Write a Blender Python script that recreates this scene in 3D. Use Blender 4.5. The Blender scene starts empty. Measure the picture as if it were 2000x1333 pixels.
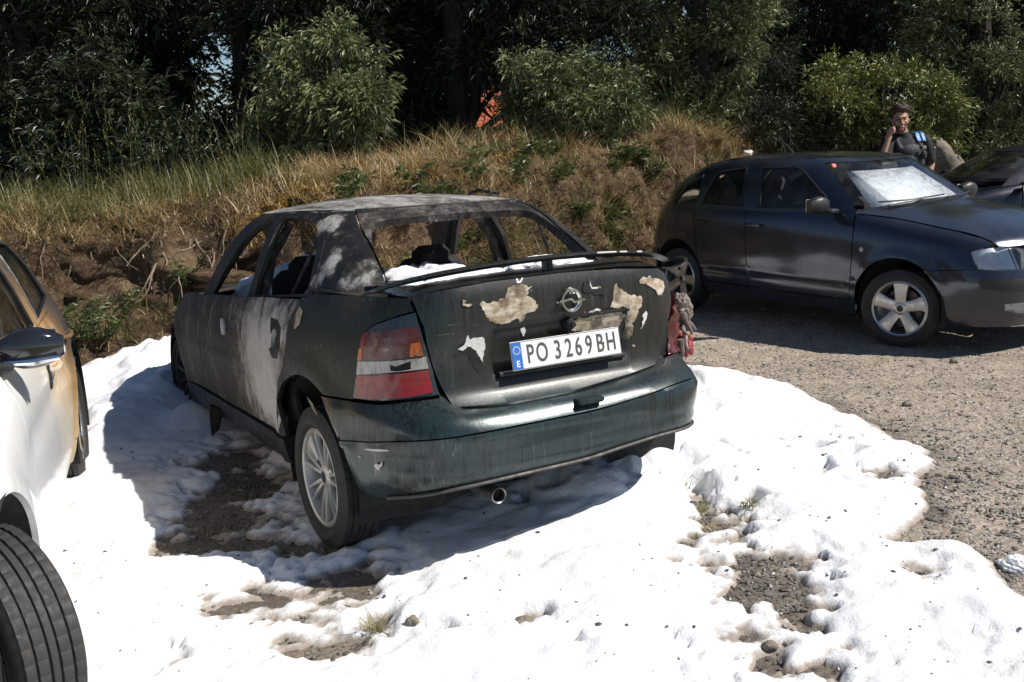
import bpy, math, random
import numpy as np
from mathutils import Vector, Matrix
from mathutils.geometry import delaunay_2d_cdt

# ------------------------------------------------------------------ camera, sky, sun, exposure
scn = bpy.context.scene
COL = scn.collection
CAM_H, PITCH, ROLL, FPX = 1.680, 0.19705, -0.04751, 1997.6      # from wheel, plate and roof sizes seen in the photograph
PW, PH = 2000.0, 1333.0
_r0 = np.array([1.0, 0, 0]); _u0 = np.array([0, math.sin(PITCH), math.cos(PITCH)]); _f = np.array([0, math.cos(PITCH), -math.sin(PITCH)])
_R = math.cos(ROLL) * _r0 + math.sin(ROLL) * _u0
_U = -math.sin(ROLL) * _r0 + math.cos(ROLL) * _u0
cam_d = bpy.data.cameras.new('camera'); cam = bpy.data.objects.new('camera', cam_d); COL.objects.link(cam)
cam_d.sensor_width = 36; cam_d.lens = 36 * FPX / PW; cam_d.clip_start = 0.05; cam_d.clip_end = 2000
cam.matrix_world = Matrix(((_R[0], _U[0], -_f[0], 0), (_R[1], _U[1], -_f[1], 0), (_R[2], _U[2], -_f[2], CAM_H), (0, 0, 0, 1)))
scn.camera = cam
SUN = Vector((0.90, -0.18, 1.0)).normalized()                    # towards the sun
SUN_EL = math.asin(SUN.z); SUN_AZ = math.atan2(SUN.x, SUN.y)
world = bpy.data.worlds.new('World'); scn.world = world; world.use_nodes = True
_nt = world.node_tree; _bg = _nt.nodes['Background']
_sky = _nt.nodes.new('ShaderNodeTexSky'); _sky.sky_type = 'NISHITA'; _sky.sun_disc = False
_sky.sun_elevation = SUN_EL; _sky.sun_rotation = SUN_AZ; _sky.air_density = 1.0; _sky.altitude = 1500; _sky.dust_density = 0.15; _sky.ozone_density = 2.0
_nt.links.new(_sky.outputs[0], _bg.inputs[0]); _bg.inputs[1].default_value = 0.068
sun_d = bpy.data.lights.new('sun', 'SUN'); sun_d.energy = 5.0; sun_d.angle = math.radians(0.53); sun_d.color = (1.0, 0.955, 0.89)
sun_o = bpy.data.objects.new('sun', sun_d); COL.objects.link(sun_o); sun_o.rotation_euler = SUN.to_track_quat('Z', 'Y').to_euler(); sun_o.location = (12, -2, 14)
scn.view_settings.view_transform = 'Standard'; scn.view_settings.look = 'None'; scn.view_settings.gamma = 1.0
scn.view_settings.exposure = 0.32
scn.render.engine = 'CYCLES'
scn.cycles.max_bounces = 8; scn.cycles.transparent_max_bounces = 8

rng = np.random.default_rng(7); random.seed(7)

# ------------------------------------------------------------------ pixel to place
def pix_ray(u, v):
    d = _f * FPX + _R * (u - PW / 2) - _U * (v - PH / 2)
    return np.array([0, 0, CAM_H]), d / np.linalg.norm(d)
def on_ground(u, v, z=0.0):
    o, d = pix_ray(u, v); return o + d * ((z - o[2]) / d[2])
def at_depth(u, v, y):
    o, d = pix_ray(u, v); return o + d * ((y - o[1]) / d[1])

# ------------------------------------------------------------------ objects
def link(o, parent=None):
    COL.objects.link(o)
    if parent is not None: o.parent = parent
    return o
def tag(o, label=None, cat=None, group=None, kind=None):
    if label: o['label'] = label
    if cat: o['category'] = cat
    if group: o['group'] = group
    if kind: o['kind'] = kind
    return o
def thing(name, label, cat, mat=None, group=None):
    o = bpy.data.objects.new(name, None); o.empty_display_size = .2; link(o)
    if mat is not None: o.matrix_world = mat
    return tag(o, label, cat, group)
def mesh(name, V, F, mat=None, parent=None, smooth=True, sharp=None):
    me = bpy.data.meshes.new(name)
    V = np.asarray(V, dtype=np.float32)
    me.from_pydata(V.tolist(), [], [list(map(int, f)) for f in F])
    if smooth: me.polygons.foreach_set('use_smooth', np.ones(len(me.polygons), dtype=bool))
    me.update()
    o = link(bpy.data.objects.new(name, me), parent)
    if mat is not None: me.materials.append(mat)
    if sharp is not None and smooth:
        try: me.set_sharp_from_angle(angle=math.radians(sharp))
        except Exception: pass
    return o
def big_mesh(name, V, Q, mat=None, parent=None, smooth=False, attr=None):
    """numpy built mesh; Q is an (n,3) or (n,4) index array"""
    me = bpy.data.meshes.new(name); V = np.ascontiguousarray(V, dtype=np.float32); Q = np.ascontiguousarray(Q, dtype=np.int32)
    n, k = Q.shape
    me.vertices.add(len(V)); me.vertices.foreach_set('co', V.ravel())
    me.loops.add(n * k); me.loops.foreach_set('vertex_index', Q.ravel())
    me.polygons.add(n); me.polygons.foreach_set('loop_start', np.arange(0, n * k, k, dtype=np.int32))
    try: me.polygons.foreach_set('loop_total', np.full(n, k, dtype=np.int32))
    except Exception: pass
    me.polygons.foreach_set('use_smooth', np.full(n, smooth, dtype=bool))
    if attr:
        for nm, val in attr.items():
            a = me.attributes.new(nm, 'FLOAT', 'POINT'); a.data.foreach_set('value', np.ascontiguousarray(val, dtype=np.float32))
    me.update(calc_edges=True); me.validate()
    o = link(bpy.data.objects.new(name, me), parent)
    if mat is not None: me.materials.append(mat)
    return o
def copy_tree(o, parent=None):
    c = o.copy(); COL.objects.link(c)
    if parent is not None: c.parent = parent
    for ch in list(o.children): copy_tree(ch, c)
    return c

class MB:
    """collects simple shapes into one mesh"""
    def __init__(s): s.V = []; s.F = []
    def add(s, V, F):
        b = len(s.V); s.V += [tuple(map(float, v)) for v in V]; s.F += [tuple(int(i) + b for i in f) for f in F]; return s
    def box(s, c, d, M=None, bev=0.0):
        hx, hy, hz = d[0] / 2, d[1] / 2, d[2] / 2
        if bev <= 0:
            V = [(x, y, z) for x in (-hx, hx) for y in (-hy, hy) for z in (-hz, hz)]
            F = [(0, 1, 3, 2), (4, 6, 7, 5), (0, 4, 5, 1), (2, 3, 7, 6), (0, 2, 6, 4), (1, 5, 7, 3)]
        else:
            V = []; F = []; b = min(bev, hx * .9, hy * .9, hz * .9)
            ring = [(hx - b, hy), (hx, hy - b), (hx, -hy + b), (hx - b, -hy), (-hx + b, -hy), (-hx, -hy + b), (-hx, hy - b), (-hx + b, hy)]
            ins = [(x * (1 - b / hx), y * (1 - b / hy)) for x, y in ring]
            for z, rr in ((-hz, ins), (-hz + b, ring), (hz - b, ring), (hz, ins)): V += [(x, y, z) for x, y in rr]
            for k in range(3):
                for i in range(8): F.append((k * 8 + i, k * 8 + i + 8, k * 8 + (i + 1) % 8 + 8, k * 8 + (i + 1) % 8))
            F.append(tuple(range(8))); F.append(tuple(reversed(range(24, 32))))
        if M is not None: V = [M @ Vector(v) for v in V]
        return s.add([(v[0] + c[0], v[1] + c[1], v[2] + c[2]) for v in V], F)
    def tube(s, P, r, n=8, cap=True):
        P = [Vector(p) for p in P]; rr = r if hasattr(r, '__len__') else [r] * len(P); V = []; F = []
        up = Vector((0, 0, 1)); prev = None
        for i, p in enumerate(P):
            t = (P[min(i + 1, len(P) - 1)] - P[max(i - 1, 0)]).normalized()
            a = t.cross(up if abs(t.z) < .9 else Vector((1, 0, 0))).normalized() if prev is None else (prev - t * prev.dot(t)).normalized()
            prev = a; b = t.cross(a)
            for k in range(n):
                q = 2 * math.pi * k / n; V.append(p + (a * math.cos(q) + b * math.sin(q)) * rr[i])
        for i in range(len(P) - 1):
            for k in range(n): F.append((i * n + k, i * n + (k + 1) % n, (i + 1) * n + (k + 1) % n, (i + 1) * n + k))
        if cap: F.append(tuple(reversed(range(n)))); F.append(tuple(range((len(P) - 1) * n, len(P) * n)))
        return s.add(V, F)
    def lathe(s, prof, n, axis='y', c=(0, 0, 0), close=False):
        """prof: list of (radius, axial); closed ring around the axis"""
        V = []; F = []; m = len(prof)
        for k in range(n):
            q = 2 * math.pi * k / n
            for r, a in prof:
                V.append((c[0] + r * math.cos(q), c[1] + a, c[2] + r * math.sin(q)) if axis == 'y' else (c[0] + a, c[1] + r * math.cos(q), c[2] + r * math.sin(q)) if axis == 'x' else (c[0] + r * math.cos(q), c[1] + r * math.sin(q), c[2] + a))
        for k in range(n):
            for i in range(m if close else m - 1): F.append((k * m + i, k * m + (i + 1) % m, ((k + 1) % n) * m + (i + 1) % m, ((k + 1) % n) * m + i))
        return s.add(V, F)
    def prism(s, poly, h, M=None):
        """polygon in xy extruded to z=h, placed by matrix"""
        n = len(poly); V = [(x, y, 0) for x, y in poly] + [(x, y, h) for x, y in poly]
        F = [tuple(reversed(range(n))), tuple(range(n, 2 * n))] + [(i, (i + 1) % n, (i + 1) % n + n, i + n) for i in range(n)]
        if M is not None: V = [M @ Vector(v) for v in V]
        return s.add(V, F)
    def build(s, name, mat, parent=None, smooth=True, sharp=35): return mesh(name, s.V, s.F, mat, parent, smooth, sharp)

# ------------------------------------------------------------------ noise in numpy (value noise, smooth)
def _hash(ix, iy, iz, seed):
    h = (ix * 374761393 + iy * 668265263 + iz * 2147483647 + seed * 1274126177) & 0xFFFFFFFF
    h = ((h ^ (h >> 13)) * 1274126177) & 0xFFFFFFFF
    return ((h ^ (h >> 16)) & 0xFFFFFF) / float(0xFFFFFF)
def vnoise(x, y, z=0.0, seed=0):
    x = np.asarray(x, float); y = np.asarray(y, float); z = np.asarray(z, float) + 0 * x
    ix = np.floor(x).astype(np.int64); iy = np.floor(y).astype(np.int64); iz = np.floor(z).astype(np.int64)
    fx, fy, fz = x - ix, y - iy, z - iz
    fx, fy, fz = [t * t * t * (t * (t * 6 - 15) + 10) for t in (fx, fy, fz)]
    r = 0
    for dx in (0, 1):
        for dy in (0, 1):
            for dz in (0, 1):
                r = r + _hash(ix + dx, iy + dy, iz + dz, seed) * (fx if dx else 1 - fx) * (fy if dy else 1 - fy) * (fz if dz else 1 - fz)
    return r * 2 - 1
def fbm(x, y, z=0.0, oct=4, seed=0, gain=.5):
    a, s, f = 1.0, 0, 1.0
    for o in range(oct): s = s + a * vnoise(np.asarray(x) * f, np.asarray(y) * f, np.asarray(z) * f, seed + o); a *= gain; f *= 2.03
    return s
def sstep(a, b, x):
    t = np.clip((np.asarray(x, float) - a) / (b - a), 0, 1); return t * t * (3 - 2 * t)

# ------------------------------------------------------------------ materials
class NT:
    def __init__(s, name):
        s.m = bpy.data.materials.new(name); s.m.use_nodes = True; s.t = s.m.node_tree; s.p = s.t.nodes['Principled BSDF']; s.out = s.t.nodes['Material Output']
    def n(s, typ, **kw):
        nd = s.t.nodes.new(typ)
        for k, v in kw.items(): setattr(nd, k, v)
        return nd
    def put(s, sock, v):
        if isinstance(v, bpy.types.NodeSocket): s.t.links.new(v, sock)
        else:
            if isinstance(v, (tuple, list)) and sock.type == 'RGBA' and len(v) == 3: v = (*v, 1)
            sock.default_value = v
    def co(s, which='Object'): return s.n('ShaderNodeTexCoord').outputs[which]
    def map(s, v, scale=(1, 1, 1), loc=(0, 0, 0), rot=(0, 0, 0)):
        m = s.n('ShaderNodeMapping'); s.put(m.inputs[0], v); m.inputs['Scale'].default_value = scale; m.inputs['Location'].default_value = loc; m.inputs['Rotation'].default_value = rot; return m.outputs[0]
    def noise(s, v, scale, detail=4, rough=.55, dist=0.0, col=False):
        m = s.n('ShaderNodeTexNoise'); s.put(m.inputs['Vector'], v); m.inputs['Scale'].default_value = scale; m.inputs['Detail'].default_value = detail
        m.inputs['Roughness'].default_value = rough; m.inputs['Distortion'].default_value = dist; return m.outputs[1 if col else 0]
    def voro(s, v, scale, feat='F1', out=0, rnd=1.0):
        m = s.n('ShaderNodeTexVoronoi'); m.feature = feat; s.put(m.inputs['Vector'], v); m.inputs['Scale'].default_value = scale; m.inputs['Randomness'].default_value = rnd; return m.outputs[out]
    def ramp(s, f, stops, interp='LINEAR'):
        m = s.n('ShaderNodeValToRGB'); s.put(m.inputs[0], f); e = m.color_ramp.elements; m.color_ramp.interpolation = interp
        while len(e) > 1: e.remove(e[0])
        for i, (p, c) in enumerate(stops):
            el = e[0] if i == 0 else e.new(p)
            el.position = p; c = (c, c, c) if not hasattr(c, '__len__') else c; el.color = (*c, 1)
        return m.outputs[0]
    def mix(s, f, a, b, mode='MIX'):
        m = s.n('ShaderNodeMix'); m.data_type = 'RGBA'; m.blend_type = mode; m.clamp_factor = True
        s.put(m.inputs[0], f); s.put(m.inputs[6], a); s.put(m.inputs[7], b); return m.outputs[2]
    def math(s, op, a, b=0.0, clamp=False):
        m = s.n('ShaderNodeMath'); m.operation = op; m.use_clamp = clamp; s.put(m.inputs[0], a); s.put(m.inputs[1], b); return m.outputs[0]
    def rng(s, v, a, b, c=0.0, d=1.0, smooth=True):
        m = s.n('ShaderNodeMapRange'); m.interpolation_type = 'SMOOTHSTEP' if smooth else 'LINEAR'
        s.put(m.inputs[0], v); m.inputs[1].default_value = a; m.inputs[2].default_value = b; m.inputs[3].default_value = c; m.inputs[4].default_value = d; return m.outputs[0]
    def xyz(s, v):
        m = s.n('ShaderNodeSeparateXYZ'); s.put(m.inputs[0], v); return m.outputs
    def attr(s, name): m = s.n('ShaderNodeAttribute'); m.attribute_name = name; return m.outputs['Fac']
    def bump(s, h, strength=.3, dist=.01):
        m = s.n('ShaderNodeBump'); s.put(m.inputs['Height'], h); m.inputs['Strength'].default_value = strength; m.inputs['Distance'].default_value = dist
        s.t.links.new(m.outputs[0], s.p.inputs['Normal']); return m.outputs[0]
    def set(s, **kw):
        names = dict(col='Base Color', rough='Roughness', metal='Metallic', spec='Specular IOR Level', coat='Coat Weight', coatr='Coat Roughness', trans='Transmission Weight', ior='IOR', sss='Subsurface Weight', alpha='Alpha', emis='Emission Color', emiss='Emission Strength', sheen='Sheen Weight')
        for k, v in kw.items(): s.put(s.p.inputs[names[k]], v)
        return s
def plain(name, col, rough=.6, metal=0.0, var=.25, scale=20, bump=0.0, **kw):
    m = NT(name); c = m.co(); f = m.noise(c, scale, 5)
    m.set(col=m.mix(f, tuple(x * (1 - var) for x in col), tuple(min(1, x * (1 + var)) for x in col)), rough=m.rng(m.noise(c, scale * 1.7, 3), .3, .7, max(0.02, rough - .1), min(1, rough + .1)), metal=metal, **kw)
    if bump: m.bump(m.noise(c, scale * 3, 5), bump, .01)
    return m.m

# ================================================================== materials of the place
def mat_gravel():
    m = NT('gravel_ground'); c = m.co(); big = m.noise(c, .7, 4); mid = m.noise(c, 6, 5, .6); fine = m.noise(c, 60, 5, .7)
    col = m.ramp(mid, [(.3, (.19, .148, .112)), (.5, (.35, .285, .22)), (.7, (.48, .40, .32))])
    col = m.mix(m.rng(big, .35, .65), col, m.mix(.5, col, (.46, .39, .31))); col = m.mix(m.rng(m.noise(m.map(c, (.5, 1.6, 1), (0, 0, 0), (0, 0, .6)), 1.6, 5, .6), .5, .68, 0, .45), col, (.13, .105, .085))
    v = m.xyz(m.voro(c, 55, 'F1', 1))[0]; col = m.mix(.5, col, m.ramp(v, [(0, (.11, .088, .07)), (.5, (.29, .24, .19)), (1, (.50, .43, .355))]))
    col = m.mix(m.rng(fine, .55, .75, 0, .5), col, (.12, .10, .085))
    wet = m.attr('wet'); col = m.mix(wet, col, m.mix(.78, col, (.035, .030, .024)))
    m.set(col=col, rough=m.rng(wet, 0, 1, .9, .45), spec=.3)
    h = m.math('ADD', m.math('MULTIPLY', m.voro(c, 45), -.5), m.math('MULTIPLY', fine, .9)); m.bump(h, .9, .012); return m.m
def mat_soil():
    m = NT('bank_soil'); c = m.co(); a = m.noise(c, 2.2, 6, .6); b = m.noise(c, 17, 6, .65)
    col = m.ramp(a, [(.3, (.045, .029, .018)), (.5, (.095, .062, .038)), (.68, (.17, .115, .07))])
    col = m.mix(m.rng(b, .50, .75), col, (.24, .175, .105)); col = m.mix(m.rng(m.noise(c, 45, 4), .58, .72), col, (.05, .036, .024))
    m.set(col=col, rough=.95, spec=.15); m.bump(b, 1.0, .05); return m.m
def mat_foam():
    m = NT('foam'); c = m.co(); b = m.noise(c, 26, 6, .62); fine = m.noise(c, 140, 3); th = m.attr('thick')
    col = m.mix(m.rng(m.noise(c, 1.7, 5), .62, .80), (.76, .765, .775), (.68, .67, .655))
    g = m.noise(c, 55, 5, .7); col = m.mix(m.rng(m.math('ADD', th, m.math('MULTIPLY', m.math('SUBTRACT', g, .5), .022)), .004, .030), (.30, .255, .21), col)
    col = m.mix(m.math('MULTIPLY', m.rng(g, .64, .72), m.rng(m.noise(c, 3.0, 4), .44, .66, 0, .85)), col, (.20, .17, .14)); col = m.mix(m.rng(m.noise(c, 1.1, 5, .6), .50, .75, 0, .35), col, (.62, .575, .52))
    m.set(col=col, rough=.75, spec=.25, sss=.2); m.p.inputs['Subsurface Radius'].default_value = (.03, .03, .035); m.p.inputs['Subsurface Scale'].default_value = .6
    m.bump(m.math('ADD', m.math('ADD', b, m.math('MULTIPLY', fine, .35)), m.math('MULTIPLY', m.voro(c, 75), .12)), .5, .014); return m.m
def mat_blade(name, c0, c1, c2, tr=.3):
    m = NT(name); a = m.attr('rnd')
    col = m.ramp(a, [(0, c0), (.5, c1), (1, c2)])
    m.set(col=col, rough=.42, spec=.5)
    tl = m.n('ShaderNodeBsdfTranslucent'); m.put(tl.inputs[0], m.mix(.35, col, (1, 1, .4), 'MULTIPLY'))
    mx = m.n('ShaderNodeMixShader'); mx.inputs[0].default_value = tr
    m.t.links.new(m.p.outputs[0], mx.inputs[1]); m.t.links.new(tl.outputs[0], mx.inputs[2]); m.t.links.new(mx.outputs[0], m.out.inputs[0]); return m.m
def mat_bark():
    m = NT('bark'); c = m.co(); v = m.map(c, (6, 6, 1.2)); a = m.noise(v, 4, 6, .65)
    m.set(col=m.ramp(a, [(.3, (.012, .010, .008)), (.7, (.045, .038, .03))]), rough=.95); m.bump(a, .9, .03); return m.m
def mat_rock():
    m = NT('granite'); c = m.co(); a = m.noise(c, 1.6, 6, .6); b = m.noise(c, 14, 6, .7)
    col = m.ramp(a, [(.3, (.12, .10, .08)), (.5, (.26, .22, .17)), (.7, (.36, .31, .25))]); col = m.mix(m.rng(b, .55, .7), col, (.09, .08, .065))
    col = m.mix(m.rng(m.noise(c, 5, 4), .58, .7), col, (.17, .17, .10)); m.set(col=col, rough=.9); m.bump(b, .8, .04); return m.m
M_GRAVEL = mat_gravel(); M_SOIL = mat_soil(); M_FOAM = mat_foam(); M_BARK = mat_bark(); M_ROCK = mat_rock()
M_DRY = mat_blade('dry_grass', (.15, .085, .035), (.46, .33, .165), (.78, .66, .42), .25)
M_GREEN = mat_blade('green_grass', (.050, .062, .020), (.13, .14, .045), (.30, .27, .12), .3)
M_WEED = mat_blade('weed_leaf', (.04, .06, .022), (.10, .13, .045), (.20, .22, .09), .25)
M_LEAF = mat_blade('shaded_leaf', (.009, .014, .006), (.020, .030, .011), (.065, .08, .034), .08)  # dark copy of the acacia leaf, the trees' shade put into its colour
M_LEAF_SUN = mat_blade('sunlit_leaf', (.030, .042, .013), (.115, .14, .05), (.44, .45, .24), .08)  # bright copy of the acacia leaf, sunlight put into its colour
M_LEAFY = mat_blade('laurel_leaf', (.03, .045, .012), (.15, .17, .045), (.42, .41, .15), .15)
M_NEEDLE = mat_blade('pine_needle', (.02, .034, .016), (.04, .06, .028), (.07, .09, .045), .1)
M_MOSS = mat_blade('moss', (.26, .13, .02), (.36, .21, .035), (.42, .30, .06), .1)
M_ROOT = plain('root', (.26, .20, .14), .9, 0, .35, 30)
M_RUB = plain('rubber', (.028, .027, .026), .72, 0, .3, 40, .1)
M_STONE = mat_blade('stone', (.09, .08, .072), (.22, .20, .18), (.42, .39, .355), .0)
M_WALL = plain('house_wall', (.72, .70, .65), .85, 0, .06, 3)
M_TILE = plain('roof_tile', (.42, .11, .05), .8, 0, .3, 6)
M_DARK = plain('dark_void', (.012, .012, .012), .9)
M_BLACKP = plain('black_plastic', (.018, .018, .019), .45, 0, .2, 30)
M_CHROME = plain('chrome', (.75, .75, .76), .12, 1.0, .05, 10)
M_ALLOY = plain('alloy', (.50, .50, .50), .34, .85, .12, 14)

# ================================================================== ground
def poly_sd(px, py, poly):
    """signed distance to a polygon, positive inside"""
    P = np.stack([px, py], -1); d = np.full(px.shape, 1e9); ins = np.zeros(px.shape, bool); n = len(poly)
    for i in range(n):
        a, b = poly[i], poly[(i + 1) % n]; e = b - a; w = P - a; t = np.clip((w @ e) / (e @ e + 1e-12), 0, 1)
        d = np.minimum(d, np.linalg.norm(w - t[..., None] * e, axis=-1))
        c = ((a[1] <= py) != (b[1] <= py)) & (px < (b[0] - a[0]) * (py - a[1]) / (b[1] - a[1] + 1e-12) + a[0]); ins ^= c
    return np.where(ins, d, -d)
_fo = [on_ground(u, v, .03)[:2] for u, v in ((1345, 706), (1420, 722), (1530, 748), (1640, 790), (1740, 825), (1810, 872), (1835, 902), (1805, 945), (1832, 985), (1775, 1022), (1742, 1042), (1800, 1047), (1900, 1056), (1950, 1082), (1962, 1128), (2010, 1152), (2250, 1260))]
_fo += [np.array(q) for q in ((3.2, 2.0), (2.2, .4), (-3.6, .4), (-5, 3), (-4.7, 6.2), (-4.1, 7.2))]
_fo += [on_ground(u, v, .03)[:2] for u, v in ((150, 735), (205, 722), (260, 715), (292, 690), (318, 662))]
_fo += [np.array(q) for q in ((-2.5, 8.35), (-1.3, 8.5), (-.3, 8.2), (.6, 7.9), (1.2, 7.6))]
FOAM_POLY = np.array(_fo)
def grid(nu, nv):
    i = np.arange(nu * nv).reshape(nu, nv)
    return np.stack([i[:-1, :-1], i[1:, :-1], i[1:, 1:], i[:-1, 1:]], -1).reshape(-1, 4)
FOOT = np.array([(-16, 2.5), (-9, 5.5), (-6, 6.8), (-4.6, 7.4), (-3.46, 7.95), (-2.6, 8.25), (-1.2, 8.65), (0.2, 9.5), (1.0, 10.7), (2.4, 11.75), (3.3, 12.8), (3.9, 13.9), (5, 14.7), (9, 16.2), (18, 20)])
def foot_y(x): return np.interp(x, FOOT[:, 0], FOOT[:, 1])
def wheel_rut(x, y): return .012 * fbm(x * 1.1, y * 1.1, 0, 4, 3) + .006 * fbm(x * 7, y * 7, 0, 3, 11)
def ground_wet(x, y):
    return sstep(-.12, .12, poly_sd(x, y, FOAM_POLY) + .10 * fbm(x * 5, y * 5, 0, 3, 17)) * (.75 + .25 * vnoise(x * 3, y * 3, 0, 19))
xs = np.arange(-9, 10.01, .055); ys = np.arange(.4, 17, .055)
X, Y = np.meshgrid(xs, ys, indexing='ij'); Z = wheel_rut(X, Y) + .004 * fbm(X * 22, Y * 22, 0, 2, 5)
g = big_mesh('ground', np.stack([X, Y, Z], -1).reshape(-1, 3), grid(len(xs), len(ys)), M_GRAVEL, smooth=True, attr={'wet': ground_wet(X, Y).ravel()}); tag(g, kind='structure')
# the wide land: level before the bank, lower behind it
a = np.concatenate([np.linspace(-600, -20, 12), np.linspace(-18, 18, 37), np.linspace(20, 600, 12)]); b = np.concatenate([np.linspace(-300, 0, 8), np.linspace(1, 40, 40), np.linspace(45, 900, 14)])
X, Y = np.meshgrid(a, b, indexing='ij'); d = Y - foot_y(X)
Z = -.10 - .9 * sstep(3, 9, d) + 0 * X; Z = Z + .3 * fbm(X * .05, Y * .05, 0, 3, 2) * sstep(12, 30, d)
t_ = big_mesh('terrain', np.stack([X, Y, Z], -1).reshape(-1, 3), grid(len(a), len(b)), plain('field', (.10, .10, .045), .95, 0, .4, .6), smooth=True); tag(t_, kind='structure')

# ================================================================== the earth bank
_seg = np.linalg.norm(np.diff(FOOT, axis=0), axis=1); _acc = np.concatenate([[0], np.cumsum(_seg)])
def foot_pt(t):
    P = np.stack([np.interp(t, _acc, FOOT[:, 0]), np.interp(t, _acc, FOOT[:, 1])], -1)
    e = .6; D = np.stack([np.interp(t + e, _acc, FOOT[:, 0]) - np.interp(t - e, _acc, FOOT[:, 0]), np.interp(t + e, _acc, FOOT[:, 1]) - np.interp(t - e, _acc, FOOT[:, 1])], -1)
    D /= np.linalg.norm(D, axis=-1, keepdims=True) + 1e-9
    return P, np.stack([-D[..., 1], D[..., 0]], -1)
CRX = [-16, -6, -4.2, -3.2, -2.2, -1.2, -.2, .8, 2, 3.2, 4.2, 6, 18]
CRZ = [1.05, 1.15, 1.14, 1.12, 1.22, 1.38, 1.46, 1.52, 1.66, 1.62, 1.46, 1.30, 1.3]
def bank_pt(t, v, rough=True):
    """v 0..1 the face, 1..2 the top, 2..3 the back slope"""
    P, n = foot_pt(t); x = P[..., 0]; H = np.interp(x, CRX, CRZ)
    cut = sstep(-4.9, -4.0, x) * (1 - sstep(-2.3, -1.6, x))                       # the raw, undercut stretch
    vf = np.clip(v, 0, 1); off = np.interp(vf, [0, .12, .35, .6, .8, 1], [0, .22, .42, .60, .80, 1.25]); zf = np.interp(vf, [0, .12, .35, .6, .8, 1], [-.06, .08, .36, .70, .90, 1.0])
    offc = np.interp(vf, [0, .12, .35, .55, .62, .75, 1], [0, .33, .60, .76, .74, .84, 1.3]); zc = np.interp(vf, [0, .12, .35, .55, .62, .75, 1], [-.06, .08, .32, .56, .62, .82, 1.0])
    off = off * (1 - cut) + offc * cut; zf = zf * (1 - cut) + zc * cut
    vt = np.clip(v - 1, 0, 1); vb = np.clip(v - 2, 0, 1)
    off = off + vt * 1.6 + vb * 7; z = zf * H + .06 * np.sin(vt * 3) - vb * 2.6
    if rough:
        w = sstep(0.02, .2, v) * (1 - .6 * sstep(2, 2.4, v))
        nz = fbm(t * 1.3, v * 2.2, 0, 4, 21) * .15 + fbm(t * 5, v * 7, 0, 3, 31) * .075 + .03 * fbm(t * 14, v * 20, 0, 2, 41)
        off = off - nz * w * (1 - .5 * vt); z = z + w * (fbm(t * .9, v * 1.5, 3, 4, 51) * .09 + fbm(t * 6, v * 8, 1, 3, 61) * .03)
    return np.stack([P[..., 0] + n[..., 0] * off, P[..., 1] + n[..., 1] * off, z], -1)
tt = np.arange(6, 34, .045); vv = np.concatenate([np.linspace(0, 1, 46), np.linspace(1.04, 2, 22), np.linspace(2.1, 3, 12)])
T_, V_ = np.meshgrid(tt, vv, indexing='ij')
bk = big_mesh('bank', bank_pt(T_, V_).reshape(-1, 3), grid(len(tt), len(vv)), M_SOIL, smooth=True); tag(bk, kind='structure')

# ================================================================== blades of grass
def blades(P, h, w, lean, droop, rnd, az=None, segs=3):
    """P (n,3) roots -> strips that bend over; returns V, Q, attr"""
    n = len(P); az = rng.uniform(0, 2 * np.pi, n) if az is None else az
    d = np.stack([np.cos(az), np.sin(az), 0 * az], -1); s = np.stack([-np.sin(az), np.cos(az), 0 * az], -1)
    V = np.zeros((n, segs + 1, 2, 3))
    for k in range(segs + 1):
        q = k / segs; c = P + np.array([0, 0, 1.]) * (h * q * (1 - .35 * droop * q))[:, None] + d * (h * (lean * q + droop * q * q * .8))[:, None]
        ww = (w * (1 - .92 * q ** 1.5))[:, None]
        V[:, k, 0] = c - s * ww / 2; V[:, k, 1] = c + s * ww / 2
    i = np.arange(n * (segs + 1) * 2).reshape(n, segs + 1, 2)
    Q = np.stack([i[:, :-1, 0], i[:, :-1, 1], i[:, 1:, 1], i[:, 1:, 0]], -1).reshape(-1, 4)
    return V.reshape(-1, 3), Q, np.repeat(rnd, (segs + 1) * 2)
def clump(P, lo=.45, hi=1.5, f=2.6, seed=55): return lo + (hi - lo) * sstep(-.35, .55, fbm(P[:, 0] * f, P[:, 1] * f, P[:, 2] * f, 3, seed))
def join(parts):
    V = []; Q = []; A = []; b = 0
    for v, q, a in parts: V.append(v); Q.append(q + b); A.append(a); b += len(v)
    return np.concatenate(V), np.concatenate(Q), np.concatenate(A)
def stuff(name, parts, mat, label=None, cat=None):
    V, Q, A = join(parts); o = big_mesh(name, V, Q, mat, attr={'rnd': A}); return tag(o, label, cat, kind='stuff')

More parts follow.
